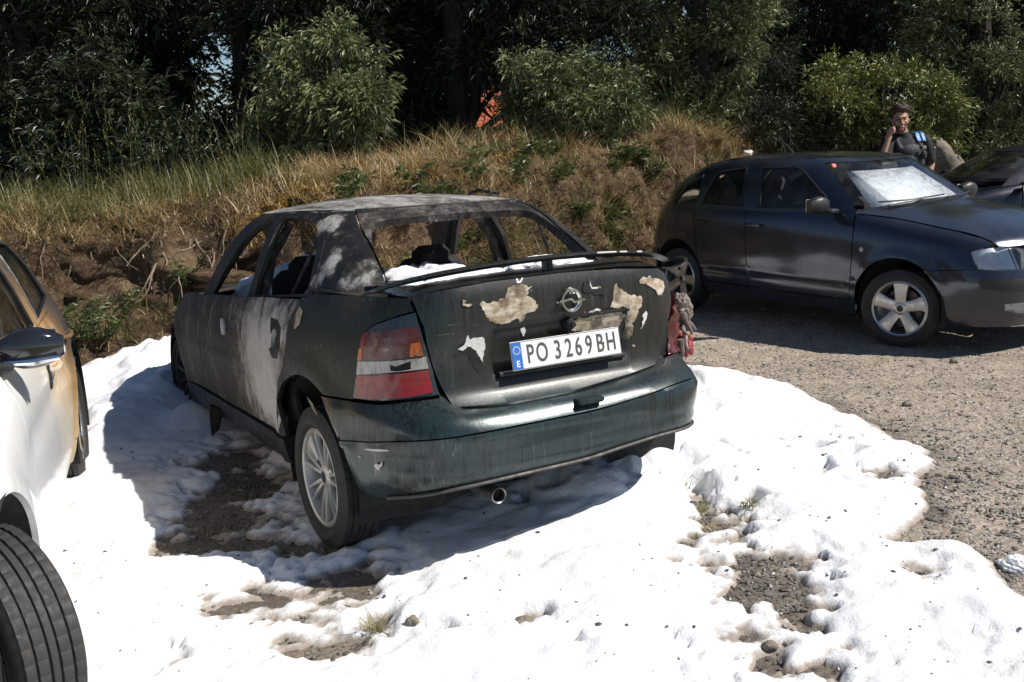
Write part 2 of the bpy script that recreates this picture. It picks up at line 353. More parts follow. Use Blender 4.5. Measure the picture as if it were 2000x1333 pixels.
def bank_samples(n, x0, x1, v0, v1):
    t = rng.uniform(np.interp(x0, FOOT[:, 0], _acc), np.interp(x1, FOOT[:, 0], _acc), n); v = rng.uniform(v0, v1, n); return bank_pt(t, v), t, v
def bank_cover():
    dry = []; gre = []
    # dry straw thatch over the whole bank, thin on the raw cut
    P, t, v = bank_samples(52000, -7, 6.5, .10, 1.7); cut = sstep(-4.9, -4.2, P[:, 0]) * (1 - sstep(-2.2, -1.5, P[:, 0])) * (1 - sstep(.68, .82, v))
    den = np.clip(.58 + .95 * fbm(t * 1.6, v * 4, 0, 3, 77), .05, 1) * (1 - .93 * cut); k = rng.random(len(P)) < den; P = P[k]; n = len(P)
    dry.append(blades(P, rng.uniform(.07, .24, n) * clump(P), rng.uniform(.003, .009, n), rng.uniform(.1, 1.1, n), rng.uniform(.1, 1.2, n), np.clip(rng.random(n) * .7 + .45 * (fbm(P[:, 0] * 3, P[:, 1] * 3, P[:, 2] * 3, 3, 5) * .5 + .3), 0, 1)))
    # hanging straw on the face
    P, t, v = bank_samples(16000, -7, 6.5, .3, 1.05); k = rng.random(len(P)) < np.clip(.45 + .6 * fbm(t * 1.7, v * 2, 5, 3, 78), 0.02, 1) * (1 - .8 * sstep(-4.9, -4.2, P[:, 0]) * (1 - sstep(-2.2, -1.5, P[:, 0])) * (v < .7)); P = P[k]; n = len(P); T = t[k]
    _, nn = foot_pt(T); az = np.arctan2(-nn[:, 1], -nn[:, 0]) + rng.normal(0, .6, n)
    dry.append(blades(P, rng.uniform(.12, .32, n) * clump(P, .5, 1.5, 2.2, 57), rng.uniform(.003, .007, n), rng.uniform(.5, 1.0, n), rng.uniform(1.0, 2.2, n), rng.random(n), az))
    stuff('dry_grass', dry, M_DRY, 'dry straw coloured grass matted over the earth bank', 'grass')
    # green grass: along the crest at the left, in drifts elsewhere
    P, t, v = bank_samples(30000, -7, 6.5, .12, 1.6); x = P[:, 0]
    left = (1 - sstep(-2.6, -1.6, x)) * sstep(.82, 1.0, v); low = (1 - sstep(.2, .5, v)) * .55; drift = np.clip(fbm(t * 1.4, v * 3.2, 9, 3, 83) * 1.6 - .25, 0, 1); right = sstep(-.2, 1.0, x) * .55
    cut = sstep(-4.9, -4.2, x) * (1 - sstep(-2.2, -1.5, x)) * (v > .3) * (v < .75)
    k = rng.random(len(P)) < np.clip(left * .5 + low + drift * .8 + right * .5 * (.4 + drift), 0, 1) * (1 - .9 * cut); P = P[k]; n = len(P)
    gre.append(blades(P, rng.uniform(.09, .30, n) * clump(P, .5, 1.6, 2.2, 58), rng.uniform(.004, .011, n), rng.uniform(.1, .7, n), rng.uniform(.2, 1.1, n), np.clip(rng.normal(.5, .25, n), 0, 1)))
    # tall blades at the left crest
    P, t, v = bank_samples(3600, -7, -1.7, .95, 1.55); n = len(P)
    gre.append(blades(P, rng.uniform(.18, .46, n), rng.uniform(.004, .009, n), rng.uniform(.05, .45, n), rng.uniform(.1, .9, n), np.clip(rng.normal(.6, .25, n), 0, 1), segs=4))
    P, t, v = bank_samples(2600, .8, 6.5, 1.0, 1.6); n = len(P)
    gre.append(blades(P, rng.uniform(.18, .45, n), rng.uniform(.004, .008, n), rng.uniform(.05, .35, n), rng.uniform(.1, .6, n), np.clip(rng.normal(.65, .25, n), 0, 1), segs=4))
    stuff('green_grass', gre, M_GREEN, 'green grass growing along the crest and foot of the bank', 'grass')
    # tall stems with seed heads
    st = []
    for (x0, x1, m, hh) in ((-6.4, -1.9, 150, (.55, 1.15)), (1.2, 6.0, 170, (.45, .85))):
        P, t, v = bank_samples(m, x0, x1, 1.0, 1.5); n = len(P); h = rng.uniform(*hh, n); az = rng.uniform(0, 6.28, n); lean = rng.uniform(.02, .25, n); dr = rng.uniform(0, .45, n)
        st.append(blades(P, h, np.full(n, .0034), lean, dr, rng.uniform(.3, .9, n), az, 4))
        for i in range(n):
            d = np.array([math.cos(az[i]), math.sin(az[i]), 0]); k = 11
            q = np.linspace(.74, 1.0, k); c = P[i] + np.outer(h[i] * q * (1 - .35 * dr[i] * q), (0, 0, 1)) + np.outer(h[i] * (lean[i] * q + dr[i] * q * q * .8), d)
            st.append(blades(c, np.full(k, .032), np.full(k, .0055), np.full(k, .5), np.full(k, .5), np.full(k, .75), rng.uniform(0, 6.28, k), 2))
    stuff('tall_grass', st, M_GREEN, 'tall thin grass stems with seed heads on the bank crest', 'grass')
    # moss cushions on the crest above the burnt car
    V = []; Q = []; A = []; b = 0
    for (x, v, r, k) in ((-1.55, .93, .20, 1700), (-1.25, 1.0, .24, 2000), (-1.75, .80, .16, 1000), (-.3, .95, .20, 1500), (.05, 1.0, .15, 900), (-2.0, .72, .13, 700), (.9, .9, .14, 800)):
        t0 = np.interp(x, FOOT[:, 0], _acc); n = k; tq = t0 + rng.normal(0, r, n); vq = v + rng.normal(0, r * .28, n); P = bank_pt(tq, vq)
        v_, q_, a_ = blades(P, rng.uniform(.015, .045, n), rng.uniform(.008, .014, n), rng.uniform(0, .6, n), rng.uniform(0, .4, n), rng.random(n), segs=1); V.append(v_); Q.append(q_ + b); A.append(a_); b += len(v_)
    tag(big_mesh('moss', np.concatenate(V), np.concatenate(Q), M_MOSS, attr={'rnd': np.concatenate(A)}), 'orange brown moss cushions on the crest of the bank', 'moss', kind='stuff')
    # bare roots hanging out of the cut
    r = MB()
    for i in range(46):
        x = rng.uniform(-4.6, -1.7); t0 = np.interp(x, FOOT[:, 0], _acc); v0 = rng.uniform(.55, .85); p = bank_pt(np.array([t0]), np.array([v0]))[0] + np.array([0, -.02, 0]); L = rng.uniform(.12, .45); d = np.array([rng.normal(0, .5), rng.uniform(-.5, -.1), -1]); d /= np.linalg.norm(d)
        pts = [p]; 
        for k in range(5): d = d + rng.normal(0, .22, 3); d /= np.linalg.norm(d); pts.append(pts[-1] + d * L / 5)
        r.tube(pts, [.009 * (1 - .15 * k) * rng.uniform(.5, 1.4) for k in range(6)], 5)
    tag(r.build('roots', M_ROOT), 'pale bare roots hanging out of the undercut earth', 'roots', kind='stuff')
bank_cover()

def weed(loc, h, n, label, grp, seed):
    """a leafy plant: stems with narrow leaves"""
    q = np.random.default_rng(seed); root = thing('leafy_plant', label, 'plant', Matrix.Translation(loc), grp); st = MB(); LV = []; LQ = []; LA = []; b = 0
    for i in range(n):
        az = q.uniform(0, 6.28); ln = q.uniform(.15, .75); L = h * q.uniform(.6, 1.1); P = [np.zeros(3)]; d = np.array([math.cos(az) * ln, math.sin(az) * ln, 1.]); d /= np.linalg.norm(d)
        for k in range(7): d = d + np.array([math.cos(az) * .06, math.sin(az) * .06, -.02]); P.append(P[-1] + d / np.linalg.norm(d) * L / 7)
        st.tube(P, [.005 - .0005 * k for k in range(8)], 5)
        for k in range(2, 8):
            for j in range(5):
                m = 1; v_, a_ = leaf_quads(np.array([P[k]]) + q.normal(0, .012, 3), np.array([[math.cos(az + q.normal(0, 1.2)), math.sin(az + q.normal(0, 1.2)), q.uniform(.0, 1.0)]]), np.array([q.uniform(.06, .11)]), np.array([q.uniform(.014, .022)]), q)
                LV.append(v_); LQ.append(np.array([[0, 1, 2], [0, 2, 3]]) + b); LA.append(a_); b += 4
    st.build('stem', M_WEED, root); o = big_mesh('foliage', np.concatenate(LV), np.concatenate(LQ), M_WEED, root, attr={'rnd': np.concatenate(LA)}); return root
def leaf_quads(P, D, L, W, q, droop=.25):
    """diamond leaves folded on the midrib: P roots, D directions"""
    n = len(P); D = D / (np.linalg.norm(D, axis=1, keepdims=True) + 1e-9); r = q.normal(0, 1, (n, 3)); S = np.cross(D, r); S /= np.linalg.norm(S, axis=1, keepdims=True) + 1e-9
    tip = P + D * L[:, None] - np.array([0, 0, 1.]) * (L * droop)[:, None]; mid = P + D * (L * .45)[:, None]
    V = np.stack([P, mid - S * W[:, None] / 2, tip, mid + S * W[:, None] / 2], 1); return V.reshape(-1, 3), np.repeat(q.random(n), 4)
for i, (u, v, y, h, n, s) in enumerate(((165, 640, 8.15, .50, 9, 1), (215, 640, 8.2, .55, 10, 2), (110, 620, 8.1, .42, 7, 3), (400, 520, 8.7, .3, 7, 4))):
    x = at_depth(u, v, y)[0]; t0 = np.interp(x, FOOT[:, 0], _acc); p = bank_pt(np.array([t0]), np.array([.16 if i < 3 else .45]))[0]
    weed(p, h, n, ['green leafy plant with upright stems at the foot of the bank', 'tallest green leafy plant below the undercut of the bank', 'small green leafy plant on the foot of the bank nearest the white car', 'low green leafy plant on the bank behind the burnt car bonnet'][i], 'leafy plants on the bank', 100 + s)
for i in range(44):
    x = -1.2 + 3.4 * ((i * .618) % 1.0) ** .8; t0 = np.interp(x, FOOT[:, 0], _acc); p = bank_pt(np.array([t0]), np.array([rng.uniform(.2, .9)]))[0]
    weed(p, rng.uniform(.12, .30), 6, 'leafy green weed sprouting from the grassy face of the bank', 'weeds on the bank face', 200 + i)

# ================================================================== fire-fighting foam on the ground
def px_ell(u, v, ru, rv):
    c = on_ground(u, v); return c[0], c[1], abs(on_ground(u + ru, v)[0] - c[0]), abs(on_ground(u, v + rv)[1] - on_ground(u, v - rv)[1]) / 2
MOUND = [(330, 720, 60, 40, .20), (300, 800, 70, 40, .13), (225, 860, 60, 30, .12), (410, 760, 50, 30, .14), (380, 840, 50, 25, .08), (180, 760, 60, 30, .10), (1300, 880, 130, 45, .17), (1180, 930, 120, 40, .13), (1400, 800, 90, 40, .08), (1345, 765, 60, 25, .10), (1030, 985, 120, 40, .09), (900, 1030, 80, 30, .07), (770, 1060, 55, 22, .06),
         (1930, 1210, 110, 60, .09), (1850, 1085, 60, 25, .07), (1620, 900, 120, 40, .04), (1560, 1010, 90, 40, .05), (1720, 1130, 90, 50, .05), (1100, 1150, 150, 60, .03), (240, 1000, 90, 40, .05), (580, 900, 40, 20, .06), (640, 1010, 20, 12, .05), (1430, 960, 60, 25, .04)]
DIP = [(455, 905, 50, 20, .16), (480, 955, 55, 25, .20), (430, 1010, 45, 22, .18), (370, 1070, 70, 16, .16), (480, 1075, 60, 14, .09), (560, 1060, 30, 12, .05), (620, 1078, 60, 12, .13), (690, 1140, 40, 16, .12), (720, 1165, 20, 8, .10), (510, 1175, 70, 20, .085), (440, 1195, 40, 10, .07), (635, 1280, 45, 18, .13), (560, 1255, 35, 12, .09), (580, 1215, 20, 8, .09), (335, 1312, 22, 16, .12),
       (1362, 975, 28, 28, .17), (1395, 1030, 34, 20, .14), (1340, 1070, 28, 10, .10), (1440, 1060, 30, 10, .06), (1490, 1150, 55, 28, .17), (1450, 1172, 30, 14, .16), (1545, 1190, 34, 12, .14), (1510, 1105, 40, 10, .11), (1465, 985, 22, 10, .10), (1568, 1238, 20, 8, .14), (1655, 806, 22, 6, .11), (1598, 892, 30, 7, .09), (1645, 905, 40, 5, .08), (1728, 935, 26, 9, .12), (1605, 928, 20, 6, .09), (1790, 1122, 26, 9, .13), (1745, 1138, 22, 6, .10), (1400, 908, 24, 6, .08), (1512, 875, 14, 4, .06), (1010, 965, 10, 22, .12), (1030, 1010, 6, 8, .10),
       (1025, 1215, 22, 12, .11), (870, 1245, 20, 7, .09), (810, 1232, 10, 6, .08), (735, 1225, 26, 14, .11), (1500, 1300, 30, 18, .12), (1470, 1250, 18, 8, .09), (1655, 1275, 18, 8, .09), (1620, 1320, 30, 12, .11), (1120, 1275, 16, 6, .06), (1300, 1105, 30, 6, .06), (400, 985, 20, 10, .12), (525, 870, 20, 8, .07), (720, 1105, 18, 8, .08), (640, 1175, 18, 6, .08), (700, 1190, 20, 5, .07), (1345, 940, 30, 8, .09), (1320, 905, 20, 5, .08), (1400, 950, 20, 6, .08)]
def foam_height(X, Y):
    sd = poly_sd(X, Y, FOAM_POLY) + .035 * fbm(X * 3.2, Y * 3.2, 0, 4, 91) + .008 * fbm(X * 20, Y * 20, 0, 2, 92)
    h = .054 + .020 * fbm(X * 1.3, Y * 1.3, 0, 3, 93)
    for u, v, ru, rv, a in ((1400, 1010, 120, 70, .040), (1480, 1150, 170, 90, .052), (1520, 1290, 190, 70, .046), (1700, 930, 120, 30, .030), (560, 1200, 220, 60, .050), (620, 1285, 150, 50, .050), (430, 1050, 170, 50, .05), (1030, 1225, 60, 22, .035), (860, 1240, 80, 22, .032), (1780, 1120, 90, 30, .03), (700, 1140, 90, 30, .04)):
        cx, cy, rx, ry = px_ell(u, v, ru, rv); h = h - a * np.exp(-((X - cx) / rx) ** 2 - ((Y - cy) / ry) ** 2) * (1 + .5 * fbm(X * 6, Y * 6, 0, 3, 121))
    for u, v, ru, rv, a in MOUND:
        cx, cy, rx, ry = px_ell(u, v, ru, rv); h = h + a * (.5 if v > 1000 else .8 if u > 1000 else 1) * np.exp(-((X - cx) / rx) ** 2 - ((Y - cy) / ry) ** 2)
    for cx, cy, rr, a in ((.60, 4.68, .34, .13), (.30, 4.30, .34, .06)): h = h + a * np.exp(-((X - cx) ** 2 + (Y - cy) ** 2) / rr ** 2)
    wx = X + .05 * fbm(X * 5, Y * 5, 0, 2, 94); wy = Y + .05 * fbm(X * 5, Y * 5, 3, 2, 95)
    b1, b2, b3 = [2.6 * np.sqrt(np.abs(vnoise(wx * k, wy * k, 0, e)) ** 2 + .03) - 1 for k, e in ((3.0, 96), (7.5, 97), (19, 98))]
    amp = np.clip(h / .11, .30, 1.7)
    h = h + amp * (.016 * b1 + .011 * b2 + .0034 * b3) + .0016 * fbm(X * 45, Y * 45, 0, 2, 99)
    for u, v, ru, rv, a in DIP:
        cx, cy, rx, ry = px_ell(u, v, ru, rv); q = ((X - cx) / rx) ** 2 + ((Y - cy) / ry) ** 2; near = q < 9
        if near.any():
            qq = q[near] * (1 + .9 * fbm(X[near] * 14, Y[near] * 14, u * .01, 4, 101)); h[near] = h[near] - .95 * a * np.exp(-np.maximum(qq, 0))
    lo, hi = -.045, .05                                                          # thin film where the layer is melting away
    film = hi * np.clip((h - lo) / (hi - lo), 0, 1) ** 1.45 - .0065 + .0105 * fbm(X * 17, Y * 17, 0, 4, 111, .72)
    h = np.where(h > hi, h, np.where(h < lo, -.02, np.minimum(film, hi)))
    e = 1 - np.exp(-np.maximum(sd, 0) / .075); return np.where(sd > 0, h * e - .003 * (1 - e), -.03 + .2 * np.maximum(sd, -.2))
xs = np.arange(-4.6, 2.6, .0175); ys = np.arange(1.6, 8.6, .0175); X, Y = np.meshgrid(xs, ys, indexing='ij')
FH = foam_height(X, Y); Z = wheel_rut(X, Y) + FH
Q = grid(len(xs), len(ys)); keep = (FH.ravel()[Q] > -.03).any(1)
o = big_mesh('foam', np.stack([X, Y, Z], -1).reshape(-1, 3), Q[keep], M_FOAM, smooth=True, attr={'thick': FH.ravel()}); tag(o, 'white fire fighting foam spread over the gravel around the burnt car', 'foam', kind='stuff')
def foam_z(x, y): return float(max(foam_height(np.array([float(x)]), np.array([float(y)]))[0], 0) + wheel_rut(np.array([float(x)]), np.array([float(y)]))[0])

def heap(loc, r, label, seed, name='foam_heap', parent=None, M=None):
    n, m = 64, 40; th = np.linspace(0, 2 * np.pi, n, endpoint=False); ph = np.linspace(-.25 * np.pi, np.pi / 2, m); T, P = np.meshgrid(th, ph, indexing='ij')
    x, y, z = np.cos(P) * np.cos(T), np.cos(P) * np.sin(T), np.sin(P); f = 1 + .22 * fbm(x * 1.7 + seed, y * 1.7, z * 1.7, 3, seed) + .10 * (1 - 2 * np.abs(vnoise(x * 5, y * 5, z * 5 + seed, seed + 3))) + .03 * fbm(x * 14, y * 14, z * 14, 2, seed + 5)
    V = np.stack([x * f * r[0], y * f * r[1], z * f * r[2]], -1); i = np.arange(n * m).reshape(n, m); Q = np.stack([i[:, :-1], np.roll(i, -1, 0)[:, :-1], np.roll(i, -1, 0)[:, 1:], i[:, 1:]], -1).reshape(-1, 4)
    o = big_mesh(name, V.reshape(-1, 3), Q, M_FOAM, parent, True, {'thick': np.full(n * m, .2)})
    if parent is None: o.matrix_world = (M if M is not None else Matrix.Identity(4)) @ Matrix.Translation(loc); tag(o, label, 'foam', kind='stuff')
    else: o.location = loc
    return o
heap((1.12, 8.9, .05), (.34, .30, .34), 'white foam heaped on the far side of the burnt car near the bank', 5)
heap((.62, 8.35, .05), (.30, .3, .50), 'white foam heaped on the far side of the burnt car near the bank', 6)
heap(tuple(on_ground(325, 648, .12)), (.10, .08, .08), 'small blob of foam thrown on the foot of the bank', 8)
heap(tuple(on_ground(1985, 1106, .0)), (.06, .05, .04), 'small round blob of foam left on the gravel', 9)

# ================================================================== loose stones
ICO_V = np.array([(0, 0, 1), (.894, 0, .447), (.276, .851, .447), (-.724, .526, .447), (-.724, -.526, .447), (.276, -.851, .447), (.724, .526, -.447), (-.276, .851, -.447), (-.894, 0, -.447), (-.276, -.851, -.447), (.724, -.526, -.447), (0, 0, -1)])
ICO_F = np.array([(0, 1, 2), (0, 2, 3), (0, 3, 4), (0, 4, 5), (0, 5, 1), (1, 6, 2), (2, 7, 3), (3, 8, 4), (4, 9, 5), (5, 10, 1), (6, 7, 2), (7, 8, 3), (8, 9, 4), (9, 10, 5), (10, 6, 1), (11, 7, 6), (11, 8, 7), (11, 9, 8), (11, 10, 9), (11, 6, 10)])
def stones(P, r, name, mat, label, dark=None):
    n = len(P); J = 1 + rng.uniform(-.32, .32, (n, 12, 1)); S = rng.uniform(.55, 1.25, (n, 1, 3)) * np.array([1, 1, .62]); a = rng.uniform(0, 6.28, n)
    V = ICO_V[None] * J * S * r[:, None, None]; c, s = np.cos(a)[:, None], np.sin(a)[:, None]; V = np.stack([V[..., 0] * c - V[..., 1] * s, V[..., 0] * s + V[..., 1] * c, V[..., 2]], -1) + P[:, None]
    Q = (ICO_F[None] + (np.arange(n) * 12)[:, None, None]).reshape(-1, 3); rnd = rng.random(n) if dark is None else dark
    return tag(big_mesh(name, V.reshape(-1, 3), Q, mat, attr={'rnd': np.repeat(rnd, 12)}), label, 'gravel', kind='stuff')
n = 26000; u = rng.uniform(1200, 2060, n); v = 560 + rng.uniform(0, 1, n) ** 1.3 * 640
P = np.array([on_ground(a, b) for a, b in zip(u, v)]); P = np.concatenate([P, np.stack([rng.uniform(-4, 2.4, 16000), rng.uniform(2.4, 8.2, 16000), np.zeros(16000)], -1)])
P[:, 2] = wheel_rut(P[:, 0], P[:, 1]); r = .0035 + .010 * rng.random(len(P)) ** 5 + .002 * rng.random(len(P)); fh = foam_height(P[:, 0].copy(), P[:, 1].copy()); k = fh < .02
stones(P[k], r[k], 'gravel', M_STONE, 'small loose stones lying on the dirt car park', rng.random(int(k.sum())) * (1 - .72 * ground_wet(P[k][:, 0], P[k][:, 1])))
n = 5200; P = np.stack([rng.uniform(-2.4, 2.3, n), rng.uniform(2.5, 5.6, n), np.zeros(n)], -1); fh = foam_height(P[:, 0].copy(), P[:, 1].copy()); k = (fh < .016) & (fh > -.2); P = P[k]; P[:, 2] = wheel_rut(P[:, 0], P[:, 1]) + .004
stones(P, .005 + .011 * rng.random(len(P)) ** 2.5, 'wet_gravel', M_STONE, 'dark wet gravel showing where the foam has melted', rng.uniform(0, .45, len(P)) ** 1.3)
# soot flecks and grit lying on the foam
n = 5200; P = np.stack([rng.uniform(-2.6, 2.3, n), rng.uniform(2.5, 6.2, n), np.zeros(n)], -1); fh = foam_height(P[:, 0].copy(), P[:, 1].copy()); w = .25 * sstep(.09, .03, fh) + .035
k = (fh > .012) & (rng.random(n) < w); P = P[k]; P[:, 2] = wheel_rut(P[:, 0], P[:, 1]) + fh[k] + .001
stones(P, .003 + .008 * rng.random(len(P)) ** 3, 'soot_flecks', M_STONE, 'dark flecks of soot and grit on the white foam', rng.uniform(0, .18, len(P)))

def rock(name, loc, r, label, seed, mat=M_ROCK, group=None, sub=48, amp=.25, skew=0.0):
    n, m = sub, sub // 2; th = np.linspace(0, 2 * np.pi, n, endpoint=False); ph = np.linspace(-np.pi / 2, np.pi / 2, m); T, P = np.meshgrid(th, ph, indexing='ij')
    x, y, z = np.cos(P) * np.cos(T), np.cos(P) * np.sin(T), np.sin(P)
    e = (np.abs(x) ** 3.2 + np.abs(y) ** 3.2 + np.abs(z) ** 3.2) ** (-1 / 3.2)
    f = e * (1 + amp * fbm(x * 1.3 + seed, y * 1.3, z * 1.3, 2, seed) - .16 * np.abs(fbm(x * 2.1, y * 2.1, z * 2.1 + seed, 3, seed + 7)) + .07 * fbm(x * 3.5, y * 3.5 + seed, z * 3.5, 3, seed + 1) + .035 * fbm(x * 11, y * 11, z * 11, 2, seed + 2))
    V = np.stack([x * f * r[0] - skew * z * f * r[2] - .5 * skew * np.maximum(x, 0) * np.maximum(z, 0), y * f * r[1], z * f * r[2] * (1 - skew * .9 * np.clip(x, 0, 1) * (z > 0))], -1); i = np.arange(n * m).reshape(n, m); Q = np.stack([i[:, :-1], np.roll(i, -1, 0)[:, :-1], np.roll(i, -1, 0)[:, 1:], i[:, 1:]], -1).reshape(-1, 4)
    o = big_mesh(name, V.reshape(-1, 3), Q, mat, None, True); o.location = loc; return tag(o, label, 'rock', group)
p = at_depth(1872, 335, 14.9); rock('boulder', (p[0], 14.9, .30), (.56, .40, 1.0), 'large rough granite boulder standing behind the policeman', 3, amp=.22, skew=.38)
p = at_depth(1950, 305, 15.8); rock('boulder', (p[0], 15.8, .42), (.36, .4, .62), 'low pale boulder with a flat top between the trees and the dark blue car', 12)
p = at_depth(1460, 296, 12.6); rock('pale_stone', (p[0], 12.6, p[2] - .02), (.055, .05, .03), 'pale stone lying on top of the grassy bank behind the grey hatchback', 15, plain('pale_stone_mat', (.62, .60, .56), .8, 0, .1))
p = bank_pt(np.array([np.interp(-2.35, FOOT[:, 0], _acc)]), np.array([.56]))[0]; rock('ledge_stone', (p[0] + .05, p[1] - .12, p[2] - .06), (.26, .20, .075), 'flat brown stone ledge jutting from the bank beside the burnt car', 17, M_SOIL)
p = on_ground(318, 612, .22); rock('stone', (p[0], p[1] + .1, .22), (.14, .12, .13), 'rounded tan stone at the foot of the bank near the burnt car', 18, plain('tan_stone_mat', (.36, .29, .20), .9, 0, .3, 9, .3))
for i, (u, v, r_, lab) in enumerate(((1772, 787, .024, 'pale pebble standing out on the open gravel'), (1864, 703, .024, 'small stone at the edge of the grey hatchback shadow'), (1025, 1212, .030, 'rough grey stone lump melting out of the foam'), (807, 1235, .018, 'small round stone in the foam beside the grass tuft'), (1505, 1262, .02, 'angular dark stone in the thin foam'), (1478, 1118, .012, 'tiny pale pebble beside the wet gravel patch'))):
    p = on_ground(u, v, .02); rock('pebble', (p[0], p[1], foam_z(p[0], p[1]) + r_ * .4), (r_ * 1.25, r_, r_ * .8), lab, 30 + i, M_ROCK, None, 20)

def tuft(u, v, n, h, w, label, seed, z=.0, green=True):
    q = np.random.default_rng(seed); p = on_ground(u, v, z + .03); zz = foam_z(p[0], p[1]) - .008
    P = np.stack([q.normal(0, w, n), q.normal(0, w * .7, n), 0 * np.ones(n)], -1)
    V, Q, A = blades(P, q.uniform(.4, 1.1, n) * h, q.uniform(.0025, .0045, n), q.uniform(.1, 1.3, n), q.uniform(.2, 1.2, n), np.clip(q.normal(.72, .2, n), 0, 1), q.uniform(0, 6.28, n), 4)
    o = big_mesh('grass_tuft', V, Q, M_GREEN if green else M_DRY, None, False, {'rnd': A}); o.location = (p[0], p[1], zz); return tag(o, label, 'grass tuft', kind='stuff')
tuft(735, 1232, 70, .085, .018, 'small bright green grass tuft poking through the foam', 1)
tuft(1462, 992, 60, .095, .016, 'spreading green grass tuft in the foam behind the bumper', 2)
tuft(1365, 985, 80, .05, .03, 'low clump of dry green grass in a bare patch of foam', 3)
tuft(1340, 950, 26, .09, .012, 'thin upright green weed at the edge of a bare patch', 4)
tuft(1385, 1022, 60, .04, .03, 'short yellowed grass clump beside the bare gravel patch', 5, green=False)
tuft(1360, 1045, 30, .035, .018, 'tiny green sprout clump in the thin foam', 6)
tuft(470, 955, 120, .04, .07, 'flattened dark grass in the bare wet patch beside the burnt car', 7)
tuft(655, 1075, 70, .035, .03, 'flattened grass at the rear tyre of the burnt car', 8)
tuft(420, 1035, 90, .035, .08, 'flattened sparse grass at the edge of the shade in the bare patch', 9)

# ================================================================== trees, shrubs
def foliage(lobes, per, q, L, W, up=.15, spread=.9, droop=.3, twigs=9):
    """leaves in sprays through each lobe: denser to the outside, with holes"""
    VV = []; AA = []
    for (c, r, dens) in lobes:
        nt = max(4, int(per * dens * r[0] * r[2] / .36)); d = q.normal(0, 1, (nt, 3)); d /= np.linalg.norm(d, axis=1, keepdims=True)
        rad = q.random(nt) ** .42; wob = 1 + .28 * fbm(d[:, 0] * 2.2 + c[0], d[:, 1] * 2.2 + c[1], d[:, 2] * 2.2 + c[2], 2, 7)
        P = np.asarray(c) + d * np.asarray(r) * (rad * wob)[:, None]
        k = fbm(P[:, 0] * 2.4, P[:, 1] * 2.4, P[:, 2] * 2.4, 2, 9) > -.38; P = P[k]; d = d[k]; nt = len(P)
        base = d + q.normal(0, .45, (nt, 3)) + np.array([0, 0, up]); base /= np.linalg.norm(base, axis=1, keepdims=True)
        tv = q.random(nt)
        for j in range(twigs):
            off = base * (q.uniform(-.10, .14, nt))[:, None] * (L / .1) + q.normal(0, .015, (nt, 3))
            D = base + q.normal(0, spread * .55, (nt, 3)); v, a = leaf_quads(P + off, D, q.uniform(.65, 1.25, nt) * L, q.uniform(.75, 1.25, nt) * W, q, droop)
            VV.append(v); AA.append(np.clip(a * .55 + np.repeat(tv, 4) * .45, 0, 1))
    V = np.concatenate(VV); n = len(V) // 4; b = (np.arange(n) * 4)[:, None]
    Q = np.concatenate([b + np.array([[0, 1, 2]]), b + np.array([[0, 2, 3]])], 0); return V, Q, np.concatenate(AA)
def tree(name, label, group, base, trunk_r, lobes, per, L, W, mat, seed, twigs=9, droop=.3, cat='tree', trunks=1, up=.15):
    q = np.random.default_rng(seed); root = thing(name, label, cat, Matrix.Translation(base), group); B = np.asarray(base)
    lob = [(np.asarray(c) - B, r, dn) for c, r, dn in lobes]; top = max(c[2] for c, r, dn in lob); tk = MB(); hub = None
    for k in range(trunks):
        x0, y0 = (q.normal(0, .12, 2) if k else (0, 0)); P = []; lean = q.normal(0, .035, 2)
        for i in range(9): z = top * i / 8; P.append((x0 + lean[0] * z + .03 * math.sin(i + seed), y0 + lean[1] * z, z - .15))
        tk.tube(P, [trunk_r * (1.25 if i == 0 else 1) * (1 - .085 * i) for i in range(9)], 10)
        hub = P if hub is None else hub
    for c, r, dn in lob:
        i = int(np.clip(8 * (c[2] - .5 * r[2] - .15) / max(top, .1), 1, 8)); a = np.array(hub[i]); m = (a + c) / 2 + np.array([0, 0, -.08]) + q.normal(0, .06, 3)
        tk.tube([a, m, c, c + q.normal(0, .3, 3) * np.asarray(r)], [trunk_r * .35, trunk_r * .26, trunk_r * .16, .006], 6)
        for s in range(3): e = c + q.normal(0, .6, 3) * np.asarray(r); tk.tube([m, (m + e) / 2 + q.normal(0, .05, 3), e], [trunk_r * .16, trunk_r * .1, .004], 5)
    tk.build('trunk', M_BARK, root)
    V, Q, A = foliage(lob, per, q, L, W, up, .9, droop, twigs); big_mesh('crown', V, Q, mat, root, False, {'rnd': A}); return root
def LB(y, *pts):
    """lobes from picture places at depth y: (u, v, radius[, density])"""
    out = []
    for p in pts:
        yy = y + rng.uniform(-.35, .35); c = at_depth(p[0], p[1], yy); r = p[2]; out.append((c, (r, r * .85, r * (.85 if len(p) < 5 else p[4])), p[3] if len(p) > 3 else 1.0))
    return out
def high(x0, x1, y, z0, z1, n, r, dens=.5):
    return [(np.array([rng.uniform(x0, x1), y + rng.uniform(-.6, 1.6), rng.uniform(z0, z1)]), (r, r, r * .8), dens) for _ in range(n)]
def gx(u, y): return at_depth(u, 300, y)[0]
TR = 'trees along the top of the bank'
tree('acacia_tree', 'dark shaded tree above the tall grass and the white car', TR, (gx(70, 12), 12, .7), .13, LB(12, (20, 60, .62), (-70, 160, .6), (110, 130, .6), (30, 220, .62), (150, 235, .6), (250, 190, .5), (150, 20, .45), (300, 250, .5), (60, -60, .6), (80, 310, .5), (220, 310, .5), (-60, 290, .55), (170, 100, .30), (180, 170, .5), (270, 270, .5), (330, 310, .4), (120, 300, .5), (20, 320, .5)) + high(gx(-200, 12), gx(260, 12), 12, 3.6, 6.5, 14, 1.0), 380, .115, .019, M_LEAF, 1)
